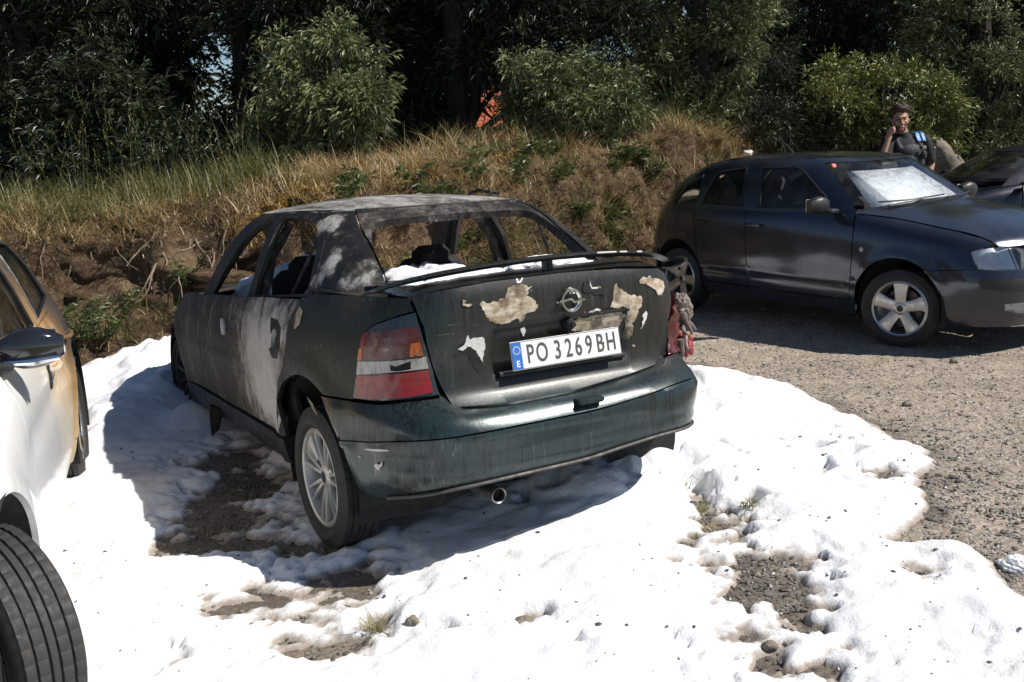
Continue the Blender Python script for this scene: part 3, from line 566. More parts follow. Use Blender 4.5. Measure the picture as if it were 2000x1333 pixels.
tree('acacia_tree', 'dark leafy tree beside the gap of sky above the burnt car bonnet', TR, (gx(490, 12.8), 12.8, .8), .12, LB(12.8, (480, 40, .5), (530, 120, .5), (500, 200, .5), (470, 290, .5), (560, 280, .5), (430, -60, .5), (560, -40, .55), (640, -10, .5), (400, 320, .4), (430, 250, .32), (700, 40, .45), (520, 320, .45), (620, 300, .4), (690, 310, .35)) + high(gx(330, 12.8), gx(720, 12.8), 13, 3.8, 7, 14, 1.0), 380, .115, .019, M_LEAF, 2)
tree('acacia_shrub', 'sunlit pale green acacia shrub with drooping narrow leaves', TR, (gx(650, 11.3), 11.3, 1.25), .05, LB(11.3, (640, 110, .34), (690, 160, .36), (610, 185, .36), (700, 230, .30), (655, 200, .36), (590, 130, .26), (650, 75, .22), (560, 210, .22, .7), (710, 190, .28), (640, 255, .26), (700, 265, .18), (560, 260, .15, .7), (535, 140, .15, .6), (520, 190, .2, .5), (545, 90, .2, .5), (740, 120, .16, .5), (735, 210, .14, .5), (600, 290, .2, .6), (500, 250, .18, .5)), 760, .10, .016, M_LEAF_SUN, 3, 10, .35, 'shrub', 2)
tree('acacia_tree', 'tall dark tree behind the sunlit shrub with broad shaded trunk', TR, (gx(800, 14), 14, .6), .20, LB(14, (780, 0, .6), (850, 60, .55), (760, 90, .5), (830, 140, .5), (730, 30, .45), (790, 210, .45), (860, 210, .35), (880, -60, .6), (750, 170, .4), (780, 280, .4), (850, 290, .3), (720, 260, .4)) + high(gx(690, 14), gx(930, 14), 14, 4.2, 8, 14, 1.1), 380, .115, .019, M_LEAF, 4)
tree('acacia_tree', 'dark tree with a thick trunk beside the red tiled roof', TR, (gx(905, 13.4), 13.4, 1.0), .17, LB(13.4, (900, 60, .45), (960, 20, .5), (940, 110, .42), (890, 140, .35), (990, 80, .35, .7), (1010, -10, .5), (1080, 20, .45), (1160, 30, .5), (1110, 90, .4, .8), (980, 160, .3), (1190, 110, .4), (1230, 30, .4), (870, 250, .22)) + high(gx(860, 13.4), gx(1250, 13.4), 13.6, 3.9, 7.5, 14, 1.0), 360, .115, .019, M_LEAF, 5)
tree('acacia_shrub', 'grey green shrub right of the red tiled roof with pale drooping leaves', TR, (gx(1110, 12.2), 12.2, 1.4), .05, LB(12.2, (1070, 160, .33), (1130, 140, .34), (1180, 175, .34), (1060, 220, .28), (1130, 205, .34), (1215, 205, .27), (1020, 190, .24), (1010, 130, .2, .7), (1170, 225, .26), (1085, 120, .24), (1240, 232, .16), (1010, 240, .18)), 740, .095, .016, M_LEAF_SUN, 6, 10, .35, 'shrub', 3)
tree('sapling', 'thin dark upright sapling left of the grey green shrub', TR, (gx(1020, 12), 12, 1.45), .018, LB(12, (1018, 60, .12, 1.4), (1010, 110, .15, 1.4), (1020, 160, .16, 1.4), (1010, 210, .16, 1.4), (1025, 250, .14, 1.2)), 460, .09, .013, M_LEAF, 16, 9, .1, 'sapling')
tree('acacia_tree', 'full rounded tree with sunlit silvery right edge behind the bank', TR, (gx(1370, 14), 14, 1.3), .16, LB(14, (1310, 30, .55), (1390, -10, .55), (1430, 60, .45), (1340, 110, .5), (1290, 170, .42), (1400, 140, .42), (1440, 110, .3), (1370, 200, .42), (1460, 10, .4), (1260, 100, .42), (1420, 200, .28), (1330, 220, .35), (1480, -40, .35), (1240, 20, .4)) + high(gx(1220, 14), gx(1420, 14), 14.2, 3.9, 7, 9, .9), 720, .085, .016, M_LEAF_SUN, 7)
tree('pine_tree', 'young dark pine standing right of the silvery rounded tree', TR, (gx(1500, 15.5), 15.5, .9), .08, LB(15.5, (1495, 30, .40), (1500, 100, .42), (1490, 160, .42), (1500, 210, .45), (1540, 190, .3), (1500, -50, .4), (1470, 240, .35), (1545, 235, .22)), 620, .12, .006, M_NEEDLE, 8, 14, .05, 'tree', 1, .4)
tree('acacia_tree', 'shaded tree far behind the policeman with sky showing between its limbs', TR, (gx(1640, 17.5), 17.5, .4), .15, LB(17.5, (1590, 10, .6), (1680, 30, .6), (1630, 90, .55), (1730, -10, .6), (1580, 150, .5), (1660, 160, .5), (1600, 230, .5), (1700, 220, .5), (1760, 80, .5), (1560, 80, .5)) + high(gx(1540, 17.5), gx(1760, 17.5), 17.5, 4.8, 8, 10, 1.1), 220, .13, .02, M_LEAF, 9)
tree('laurel_shrub', 'broad yellow green leafy shrub lit by the sun behind the policeman', TR, (gx(1710, 15), 15, .8), .06, LB(15, (1620, 150, .32), (1680, 150, .38), (1750, 165, .40), (1820, 180, .36), (1650, 200, .35), (1730, 210, .40), (1790, 225, .34), (1600, 190, .28), (1690, 240, .35), (1850, 220, .3), (1770, 265, .35), (1840, 270, .3), (1640, 250, .3), (1590, 235, .26), (1570, 170, .2, .7)), 800, .085, .022, M_LEAFY, 10, 9, .2, 'shrub', 3)
tree('acacia_tree', 'large sunlit tree behind the boulders reaching over the dark blue car', TR, (gx(1910, 15.5), 15.5, .8), .17, LB(15.5, (1840, 50, .5), (1880, 120, .5), (1930, 60, .45), (1900, 200, .5), (1960, 140, .5), (1975, 215, .45), (2040, 150, .5), (1830, -10, .5), (1950, 265, .4), (1890, -30, .5), (2040, 250, .5), (1870, 270, .35), (2020, 300, .4), (1930, 300, .35), (1800, 100, .4)) + high(gx(1800, 15.5), gx(1960, 15.5), 16, 4.6, 7.5, 8, 1.0), 700, .08, .016, M_LEAF_SUN, 11)
for i, (u, y, s) in enumerate(((120, 17.5, 1), (580, 18.5, 2), (1060, 20, 3), (1300, 18.5, 4), (1540, 19.5, 5), (-120, 15.5, 6), (1800, 20, 7), (820, 18.5, 8), (250, 17, 9), (1950, 19, 10))):
    pts = [(u + rng.uniform(-200, 200), rng.uniform(-80, 290), .85, .8) for _ in range(13)]
    pts = [p for p in pts if not (890 < p[0] < 1040 and p[1] > 130) and not (330 < p[0] < 420 and 60 < p[1] < 230)]
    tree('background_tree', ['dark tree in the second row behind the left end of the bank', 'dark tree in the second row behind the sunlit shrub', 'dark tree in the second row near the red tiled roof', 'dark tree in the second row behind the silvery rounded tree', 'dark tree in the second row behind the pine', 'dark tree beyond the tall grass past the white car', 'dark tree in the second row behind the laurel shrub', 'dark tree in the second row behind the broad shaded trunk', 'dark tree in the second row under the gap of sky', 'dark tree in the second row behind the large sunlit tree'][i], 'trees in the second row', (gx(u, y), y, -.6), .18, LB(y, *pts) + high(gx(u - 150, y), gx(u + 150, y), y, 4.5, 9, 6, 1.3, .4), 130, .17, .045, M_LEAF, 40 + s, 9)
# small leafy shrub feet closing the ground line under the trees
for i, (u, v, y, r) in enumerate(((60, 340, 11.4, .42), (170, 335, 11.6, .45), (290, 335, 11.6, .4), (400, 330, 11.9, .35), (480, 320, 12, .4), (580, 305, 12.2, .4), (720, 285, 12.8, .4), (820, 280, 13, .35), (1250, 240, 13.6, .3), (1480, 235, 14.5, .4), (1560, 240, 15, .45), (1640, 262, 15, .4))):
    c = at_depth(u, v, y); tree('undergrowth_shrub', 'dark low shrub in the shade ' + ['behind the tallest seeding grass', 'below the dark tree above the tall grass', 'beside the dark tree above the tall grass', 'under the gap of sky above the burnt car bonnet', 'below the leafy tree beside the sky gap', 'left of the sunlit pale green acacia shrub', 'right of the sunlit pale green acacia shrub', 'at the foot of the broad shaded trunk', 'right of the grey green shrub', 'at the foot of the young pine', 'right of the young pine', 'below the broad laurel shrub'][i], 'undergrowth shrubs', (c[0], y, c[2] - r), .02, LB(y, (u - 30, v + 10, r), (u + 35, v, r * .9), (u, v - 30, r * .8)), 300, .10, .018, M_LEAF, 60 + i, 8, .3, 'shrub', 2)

# ================================================================== houses beyond the trees
def house(name, label, x, y, z0, w, d, wall_h, roof_h, rot, tiles=True):
    root = thing(name, label, 'house', Matrix.Translation((x, y, z0)) @ Matrix.Rotation(rot, 4, 'Z'))
    MB().box((0, 0, wall_h / 2), (w, d, wall_h)).build('wall', M_WALL, root, False)
    e = .45; V = [(-w / 2 - e, -d / 2 - e, wall_h - .12), (w / 2 + e, -d / 2 - e, wall_h - .12), (w / 2 + e, d / 2 + e, wall_h - .12), (-w / 2 - e, d / 2 + e, wall_h - .12), (-w / 2 - e, 0, wall_h + roof_h), (w / 2 + e, 0, wall_h + roof_h)]
    rf = mesh('roof', V, [(0, 1, 5, 4), (2, 3, 4, 5), (0, 4, 3), (1, 2, 5), (0, 3, 2, 1)], M_TILE, root, False)
    t = MB(); nrow = 16; L = math.hypot(d / 2 + e, roof_h + .12); sl = math.atan2(roof_h + .12, d / 2 + e)
    for k in range(nrow):
        s = (k + .5) / nrow; yy = -(d / 2 + e) * (1 - s); zz = wall_h - .12 + (roof_h + .12) * s
        for j in range(int((w + 2 * e) / .25)): t.box((-w / 2 - e + .125 + j * .25, yy, zz + .04), (.2, L / nrow * 1.1, .05), Matrix.Rotation(sl - .06, 3, 'X'))
    o = t.build('roof_tiles', M_TILE, rf, False); o['kind'] = 'stuff'
    MB().box((w * .25, .8, wall_h + roof_h * .8), (.6, .6, 1.2)).build('chimney', M_WALL, root, False)
    for wx in (-w * .3, 0, w * .3):
        f = MB().box((wx, -d / 2 - .02, wall_h * .55), (1.2, .06, 1.3)).build('window', M_BLACKP, root, False)
        MB().box((wx, -d / 2 - .07, wall_h * .28), (1.4, .12, .08)).build('sill', M_WALL, f, False)
p = at_depth(965, 262, 30); house('house', 'house with a red tiled roof seen through the gap between the trunks', p[0] + 2.9, 33, -1.6, 7.5, 7, 3.1, 1.9, -.1)
p = at_depth(400, 300, 28); house('house', 'white walled house with a red roof hidden behind the trees at the sky gap', p[0] - 1.0, 34, -2.6, 9, 7, 2.6, 1.8, .06)

# ================================================================== car bodies: panels laid on lofted hulls
def pchip(x, y):
    x = np.asarray(x, float); y = np.asarray(y, float); h = np.diff(x); d = np.diff(y) / h
    m = np.zeros_like(y); m[0] = d[0]; m[-1] = d[-1]
    for i in range(1, len(x) - 1):
        if d[i-1] * d[i] > 0:
            w1 = 2*h[i] + h[i-1]; w2 = h[i] + 2*h[i-1]
            m[i] = (w1 + w2) / (w1 / d[i-1] + w2 / d[i])
    def f(t):
        t = np.clip(np.asarray(t, float), x[0], x[-1]); i = np.clip(np.searchsorted(x, t) - 1, 0, len(h) - 1)
        u = (t - x[i]) / h[i]
        return ((1 + 2*u) * (1-u)**2 * y[i] + u * (1-u)**2 * h[i] * m[i] + u*u * (3 - 2*u) * y[i+1] + u*u * (u-1) * h[i] * m[i+1])
    return f
class Hull:
    """plan outline at every height: a super-ellipse with its own width, rear and front ends"""
    def __init__(self, w, xr, xf, xc, nr, nf, zref, disp=None):
        self.w = pchip(*zip(*w)); self.xr = pchip(*zip(*xr)); self.xf = pchip(*zip(*xf))
        self.xc, self.nr, self.nf, self.disp = xc, nr, nf, disp
        q = np.linspace(0, 1, 4000); th = np.pi * (q - np.sin(4*np.pi*q) / (4*np.pi) * .999)
        P = self.raw(th, np.full_like(th, zref))
        self.st = np.concatenate([[0], np.cumsum(np.linalg.norm(np.diff(P, axis=0), axis=1))]); self.tt = th
        self.smax = self.st[-1]
    def raw(self, th, z):
        a = np.abs(th); rear = a < np.pi/2
        n = np.where(rear, self.nr, self.nf); c = np.abs(np.cos(a)) ** (2/n); s = np.abs(np.sin(a)) ** (2/n)
        x = np.where(rear, self.xc - (self.xc - self.xr(z)) * c, self.xc + (self.xf(z) - self.xc) * c)
        return np.stack([x, np.sign(th) * self.w(z) * s, z + 0*x], -1)
    def th(self, s):
        return np.sign(s) * np.interp(np.abs(s), self.st, self.tt)
    def s_x(self, x, z, sg=1):
        x = np.asarray(x, float); z = np.asarray(z, float)
        r = x < self.xc
        c = np.where(r, (self.xc - x) / (self.xc - self.xr(z)), (x - self.xc) / (self.xf(z) - self.xc))
        c = np.clip(c, 0, 1) ** (np.where(r, self.nr, self.nf) / 2); t = np.arccos(c); t = np.where(r, t, np.pi - t)
        return sg * np.interp(t, self.tt, self.st)
    def s_y(self, y, z, front=False):
        y = np.asarray(y, float); n = self.nf if front else self.nr
        t = np.arcsin(np.clip(np.abs(y) / self.w(z), 0, 1) ** (n/2)); t = np.where(front, np.pi - t, t)
        return np.sign(y) * np.interp(t, self.tt, self.st)
    def base(self, s, z): return self.raw(self.th(s), np.asarray(z, float))
    def normal(self, s, z, e=.004):
        s = np.asarray(s, float); z = np.asarray(z, float)
        n = np.cross(self.base(s+e, z) - self.base(s-e, z), self.base(s, z+e) - self.base(s, z-e))
        n /= np.linalg.norm(n, axis=-1, keepdims=True) + 1e-12
        P = self.base(s, z); out = P - np.stack([np.full_like(z, self.xc)*.5 + .5*P[..., 0], 0*z, z], -1)
        return n * np.where((n*out).sum(-1, keepdims=True) < 0, -1, 1)
    def pt(self, s, z, off=0.):
        P = self.base(s, z); d = off
        if self.disp is not None: d = d + self.disp(P, s)
        return P + self.normal(s, z) * (np.asarray(d)[..., None] if np.ndim(d) else d)
def crv(pts, n=6, closed=False):
    """Catmull-Rom through the points"""
    P = np.asarray(pts, float); m = len(P); out = []
    rngi = range(m if closed else m - 1)
    for i in rngi:
        p0, p1, p2, p3 = (P[(i - 1) % m] if closed or i > 0 else P[0]), P[i], P[(i + 1) % m], (P[(i + 2) % m] if closed or i + 2 < m else P[-1])
        for k in range(n):
            t = k / n; out.append(.5 * (2 * p1 + (p2 - p0) * t + (2 * p0 - 5 * p1 + 4 * p2 - p3) * t * t + (3 * p1 - p0 - 3 * p2 + p3) * t ** 3))
    if not closed: out.append(P[-1])
    return np.array(out)
def arc(cx, cz, r, a0, a1, n=22):
    a = np.radians(np.linspace(a0, a1, n)); return np.stack([cx + r * np.cos(a), cz + r * np.sin(a)], -1)
def dense(poly, step):
    P = np.asarray(poly, float); out = []
    for i in range(len(P)):
        a, b = P[i], P[(i + 1) % len(P)]; k = max(1, int(np.linalg.norm(b - a) / step))
        for j in range(k): out.append(a + (b - a) * j / k)
    return np.array(out)
def inset(P, g):
    a = np.roll(P, 1, 0); b = np.roll(P, -1, 0); t = b - a; t /= np.linalg.norm(t, axis=1, keepdims=True) + 1e-12
    area = .5 * np.sum(P[:, 0] * b[:, 1] - b[:, 0] * P[:, 1]); nrm = np.stack([-t[:, 1], t[:, 0]], -1) * (1 if area > 0 else -1)
    return P + nrm * g
class XZ(list): pass                                                            # polygon given as (x, z) on the car's flank
def panel(name, hull, outer, mat, parent, holes=(), sg=1, step=.03, gap=.0025, thick=.02, off=0.0, back=False, smooth=True, extra=None, origin=None):
    """a sheet cut from the hull: outline in (s, z), or in (x, z) when passed as XZ"""
    def conv(p):
        if isinstance(p, XZ):
            q = dense(p, step); return np.stack([hull.s_x(q[:, 0], q[:, 1]), q[:, 1]], -1)
        return dense(p, step)
    O = conv(outer); O = inset(O, gap) if gap else O; Hs = [inset(conv(h), -gap) for h in holes]
    loops = [O] + Hs; lo = O.min(0); hi = O.max(0)
    gs, gz = np.meshgrid(np.arange(lo[0] + step * .5, hi[0], step), np.arange(lo[1] + step * .5, hi[1], step), indexing='ij'); gs = gs + (np.arange(gs.shape[1]) % 2)[None] * step * .5
    gs = gs.ravel(); gz = gz.ravel(); k = poly_sd(gs, gz, O) > step * .42
    for h in Hs: k &= poly_sd(gs, gz, h) < -step * .42
    G = np.stack([gs[k], gz[k]], -1); allp = np.concatenate(loops + [G]); edges = []; b = 0
    for l in loops: n = len(l); edges += [(b + i, b + (i + 1) % n) for i in range(n)]; b += n
    res = delaunay_2d_cdt([Vector((float(x), float(y))) for x, y in allp], edges, [], 0, 1e-6)
    V2 = np.array([(v.x, v.y) for v in res[0]]); T = np.array([list(f) for f in res[2] if len(f) == 3]); c = V2[T].mean(1)
    k = poly_sd(c[:, 0], c[:, 1], O) > 0
    for h in Hs: k &= poly_sd(c[:, 0], c[:, 1], h) < 0
    T = T[k]; s, z = V2[:, 0] * sg, V2[:, 1]; P = hull.pt(s, z, off); N = hull.normal(s, z)
    if extra is not None: P = P + N * extra(P, s, z)[:, None]
    fn = np.cross(P[T[:, 1]] - P[T[:, 0]], P[T[:, 2]] - P[T[:, 0]]); flip = (fn * N[T].mean(1)).sum(-1) < 0; T[flip] = T[flip][:, ::-1]
    V = P.tolist(); F = T.tolist()
    if thick:
        for l in loops:
            ss, zz = l[:, 0] * sg, l[:, 1]; A = hull.pt(ss, zz, off); Nn = hull.normal(ss, zz)
            if extra is not None: A = A + Nn * extra(A, ss, zz)[:, None]
            n = len(A); b = len(V); V += A.tolist() + (A - Nn * thick).tolist(); F += [(b + i, b + (i + 1) % n, b + n + (i + 1) % n, b + n + i) for i in range(n)]
        if back: b = len(V); V += (P - N * thick).tolist(); F += [[b + i for i in reversed(f)] for f in T.tolist()]
    return mesh(name, V, F, mat, parent, smooth)
def ruled(name, A, B, n, mat, parent, crown=0.0, thick=0.0):
    """a surface between two curves of equal length"""
    A = np.asarray(A); B = np.asarray(B); V = []
    for k in range(n + 1): q = k / n; V.append(A * (1 - q) + B * q + np.array([0, 0, crown * 4 * q * (1 - q)]))
    V = np.concatenate(V); Q = grid(n + 1, len(A)); return big_mesh(name, V, Q, mat, parent, True)
def dome(name, hull, z, rise, mat, parent, thick=.02, n=120, m=14):
    s = np.linspace(-hull.smax, hull.smax, n, endpoint=False); O = hull.pt(s, np.full(n, z)); c = np.array([hull.xc, 0, z]); V = []
    for k in range(m): r = 1 - (k / (m - 1)) * .985; V.append(c + (O - c) * r + np.array([0, 0, 1.]) * rise * (1 - r ** 2.2))
    for k in range(m): r = 1 - (k / (m - 1)) * .985; V.append(c + (O - c) * r * .99 + np.array([0, 0, 1.]) * (rise * (1 - r ** 2.2) - thick))
    i = np.arange(2 * m * n).reshape(2 * m, n); r1 = np.roll(i, -1, 1); Q = [np.stack([i[a], i[b], r1[b], r1[a]], -1) for a, b in [(k, k + 1) for k in range(m - 1)] + [(m + k + 1, m + k) for k in range(m - 1)] + [(m, 0)]]
    o = big_mesh(name, np.concatenate(V), np.concatenate(Q), mat, parent, True)
    try: o.data.set_sharp_from_angle(angle=math.radians(50))
    except Exception: pass
    return o

def tyre_mesh(r, w, rim):
    """grid: around x across; grooves and sipes cut into the tread"""
    n = 180; hw = w / 2; prof = [(rim + .004, -hw * .72), (rim + .02, -hw * .92), ((r + rim) / 2, -hw * 1.03), (r - .035, -hw * .98), (r - .012, -hw * .86)]
    tread = []
    for a, b in ((-.80, -.52), (-.46, -.16), (-.10, .10), (.16, .46), (.52, .80)): tread += [(r - .0085, a * hw - .002), (r, a * hw + .0015), (r + .001, (a + b) / 2 * hw), (r, b * hw - .0015), (r - .0085, b * hw + .002)]
    prof = prof + tread + [(q, -a) for q, a in reversed(prof)]; m = len(prof); V = np.zeros((n, m, 3))
    R_ = np.array([q for q, a in prof]); A_ = np.array([a for q, a in prof]); th = np.linspace(0, 2 * np.pi, n, endpoint=False)
    for k in range(n):
        rr = R_.copy(); tk = slice(5, 5 + len(tread))
        if k % 4 == 0:
            seg = np.ones(len(tread), bool); seg[10:15] = False; rr[tk] = np.where(seg, np.minimum(rr[tk], r - .0028), rr[tk]); rr[4] -= .005; rr[-5] -= .005
        V[k, :, 0] = rr * np.cos(th[k]); V[k, :, 2] = rr * np.sin(th[k]); V[k, :, 1] = A_
    i = np.arange(n * m).reshape(n, m); r1 = np.roll(i, -1, 0); return V.reshape(-1, 3), np.stack([i[:, :-1], i[:, 1:], r1[:, 1:], r1[:, :-1]], -1).reshape(-1, 4)
def wheel(parent, loc, r, w, rim, style, side, steer=0.0, rim_mat=None, tyre_mat=None, spin=.3):
    e = bpy.data.objects.new('wheel', None); link(e, parent); e.location = loc; e.empty_display_size = .1
    e.rotation_euler = (0, 0, (0 if side > 0 else math.pi) + steer)
    V, Q = tyre_mesh(r, w, rim); t = big_mesh('tyre', V, Q, tyre_mat or M_RUB, e, True)
    try: t.data.set_sharp_from_angle(angle=math.radians(28))
    except Exception: pass
    hw = w / 2; b = MB(); b.lathe([(rim + .006, hw * .80), (rim - .004, hw * .86), (rim - .014, hw * .80), (rim - .022, hw * .5), (rim - .03, -hw * .2), (rim - .03, -hw * .8), (rim + .004, -hw * .9)], 72)
    rm = b.build('rim', rim_mat or M_ALLOY, e, True, 40)
    f = MB(); f.lathe([(.001, hw * .62), (.03, hw * .64), (.05, hw * .58), (.062, hw * .45), (.062, -hw * .3)], 40)
    if style == 'multi':
        for k in range(14):
            a0 = spin + 2 * math.pi * (k // 2) / 7 + (.15 if k % 2 else -.15); f.add(*spoke(.05, rim - .008, a0, .019, .013, hw * .56, hw * .74, .018))
        f.add(*spoke(.09, rim - .012, spin + 2 * math.pi * 1 / 7 - .45, .04, .11, hw * .60, hw * .72, .01))
    elif style == 'five':
        for k in range(5): f.add(*spoke(.03, rim - .006, spin + 2 * math.pi * k / 5, .082, .118, hw * .56, hw * .76, .022, .5))
    elif style == 'ten':
        for k in range(10): f.add(*spoke(.05, rim - .008, spin + 2 * math.pi * k / 10, .03, .022, hw * .5, hw * .72, .02))
    f.build('spokes', rim_mat or M_ALLOY, e, True, 30)
    d = MB(); d.lathe([(.0, -hw * .05), (rim * .70, -hw * .05), (rim * .70, -hw * .2)], 40); d.build('brake_disc', plain('brake_steel', (.10, .09, .085), .5, .8) if 'brake_steel' not in bpy.data.materials else bpy.data.materials['brake_steel'], e)
    c = MB(); c.lathe([(.0005, hw * .68), (.022, hw * .67), (.026, hw * .62)], 24)
    for k in range(4): a0 = spin + .4 + k * math.pi / 2; c.lathe([(.0005, hw * .55), (.009, hw * .55), (.010, hw * .40)], 10, 'y', (.05 * math.cos(a0), 0, .05 * math.sin(a0)))
    c.build('hub_cap', M_BLACKP, e); return e
def spoke(r0, r1, a, w0, w1, y0, y1, th, waist=0.0):
    V = []; n = 7
    for k in range(n):
        q = k / (n - 1); r = r0 + (r1 - r0) * q; ww = (w0 + (w1 - w0) * q - waist * .030 * math.sin(math.pi * q)) / 2 ; y = y0 + (y1 - y0) * q + .004 * math.sin(math.pi * q)
        cr = Vector((math.cos(a), 0, math.sin(a))) * r; t = Vector((-math.sin(a), 0, math.cos(a)))
        for sx, yy in ((-1, y - th), (-1, y - .003), (-.82, y), (.82, y), (1, y - .003), (1, y - th)): p = cr + t * ww * sx; V.append((p.x, yy, p.z))
    F = [(k * 6 + i, k * 6 + (i + 1) % 6, (k + 1) * 6 + (i + 1) % 6, (k + 1) * 6 + i) for k in range(n - 1) for i in range(6)]; return V, F
def liner(parent, x, z, r, y0, y1, mat=M_DARK):
    V = []; n = 26
    for k in range(n): a = math.radians(-20 + 220 * k / (n - 1)); V += [(x + r * math.cos(a), y0, z + r * math.sin(a)), (x + r * math.cos(a), y1, z + r * math.sin(a))]
    return mesh('wheel_arch_liner', V, [(2 * k, 2 * k + 2, 2 * k + 3, 2 * k + 1) for k in range(n - 1)], mat, parent)
def text_mesh(txt, size, parent, mat, M, extrude=.0012, name='lettering', xs=1.0, spacing=1.0, bold=0.0):
    cu = bpy.data.curves.new(name, 'FONT'); cu.body = txt; cu.size = size; cu.align_x = 'CENTER'; cu.align_y = 'CENTER'; cu.extrude = extrude; cu.space_character = spacing; cu.offset = bold
    o = bpy.data.objects.new(name, cu); COL.objects.link(o); dg = bpy.context.evaluated_depsgraph_get(); me = bpy.data.meshes.new_from_object(o.evaluated_get(dg)); bpy.data.objects.remove(o)
    me.transform(Matrix.Diagonal((xs, 1, 1, 1))); me.transform(M); ob = link(bpy.data.objects.new(name, me), parent); me.materials.clear(); me.materials.append(mat); return ob

# ------------------------------------------------------------------ paint and burnt metal
def paint(name, col, dust=(.25, .22, .18), dust_sheen_amt=.25, rough=.28, metal=.35, coat=.6):
    m = NT(name); c = m.co(); n1 = m.noise(c, 2.5, 5, .6); n2 = m.noise(m.map(c, (25, 25, 2.5)), 3, 4, .6); f = m.math('MULTIPLY', m.rng(m.math('ADD', m.math('MULTIPLY', n1, .6), m.math('MULTIPLY', n2, .4)), .38, .72), dust_sheen_amt)
    z = m.xyz(c)[2]; f = m.math('ADD', f, m.rng(z, .55, .15, 0, dust_sheen_amt * .9), True); gn = m.n('ShaderNodeNewGeometry'); f = m.math('ADD', f, m.math('MULTIPLY', m.rng(m.xyz(gn.outputs['Normal'])[2], .55, 1.0, 0, dust_sheen_amt * 2.0), m.rng(m.noise(c, 5, 5, .7), .3, .6, .5, 1.0)), True)  # upward faces paler: settled dust plus sky sheen put into the colour
    m.set(col=m.mix(f, col, dust), rough=m.rng(n1, .3, .7, rough, rough + .16), metal=metal, coat=coat, coatr=.12); m.bump(m.noise(c, 500, 2), .02, .001); return m.m
def mat_sooty():
    m = NT('sooty_green_paint'); c = m.co(); x, y, z = m.xyz(c); n1 = m.noise(c, 2.6, 6, .62, .4); st = m.noise(m.map(c, (38, 38, 1.6)), 2.2, 5, .65); fine = m.noise(c, 70, 4, .7)
    green = m.mix(m.noise(c, 1.5, 3), (.014, .032, .035), (.024, .048, .053)); soot = m.mix(m.noise(m.map(c, (14, 14, 1.0)), 2.2, 5, .65), (.005, .0046, .004), (.034, .031, .025))
    hi = m.math('MULTIPLY', m.rng(z, .60, .74, 0, .44), m.rng(y, .62, .25, .30, 1.0))                                             # the lid was licked by the fire, the bumper less
    f = m.math('ADD', m.math('MULTIPLY', m.math('ADD', m.math('MULTIPLY', n1, .62), m.math('MULTIPLY', st, .38)), 1.0), hi); f = m.rng(f, .40, .84, 0.12, .97)
    col = m.mix(f, green, soot); sp = m.rng(m.voro(c, 60, 'F1', 0), .035, .02, 0, 1); col = m.mix(m.math('MULTIPLY', sp, m.rng(m.noise(c, 4, 2), .5, .65, 0, .7)), col, (.32, .30, .27))
    col = m.mix(m.rng(fine, .62, .78, 0, .35), col, (.10, .09, .075))
    dk = m.math('MULTIPLY', m.rng(m.noise(m.map(c, (70, 70, 1.1)), 1.0, 6, .7), .49, .58), m.rng(m.noise(c, 3.3, 5, .65), .36, .56, 0, .92)); col = m.mix(dk, col, (.008, .009, .008))
    dr = m.math('MULTIPLY', m.rng(m.noise(m.map(c, (55, 55, 1.6), (3, 1, 2)), 1.3, 6, .7), .56, .66), m.rng(m.noise(c, 2.1, 4), .42, .62, 0, .55)); col = m.mix(dr, col, (.20, .20, .185))
    scr = m.math('MULTIPLY', m.rng(m.noise(m.map(c, (3, 3, 120), (0, 0, 5), (.12, .05, .02)), 1.6, 3, .5), .66, .70), m.rng(m.noise(c, 4.1, 3), .5, .62, 0, .5)); col = m.mix(scr, col, (.24, .24, .23))
    m.set(col=col, rough=m.rng(f, 0, 1, .28, .42), metal=m.rng(f, 0, 1, .35, .08), coat=m.rng(f, 0, 1, .5, .08), coatr=.15, spec=.45); m.bump(m.math('ADD', m.math('MULTIPLY', st, .5), fine), .10, .004); return m.m
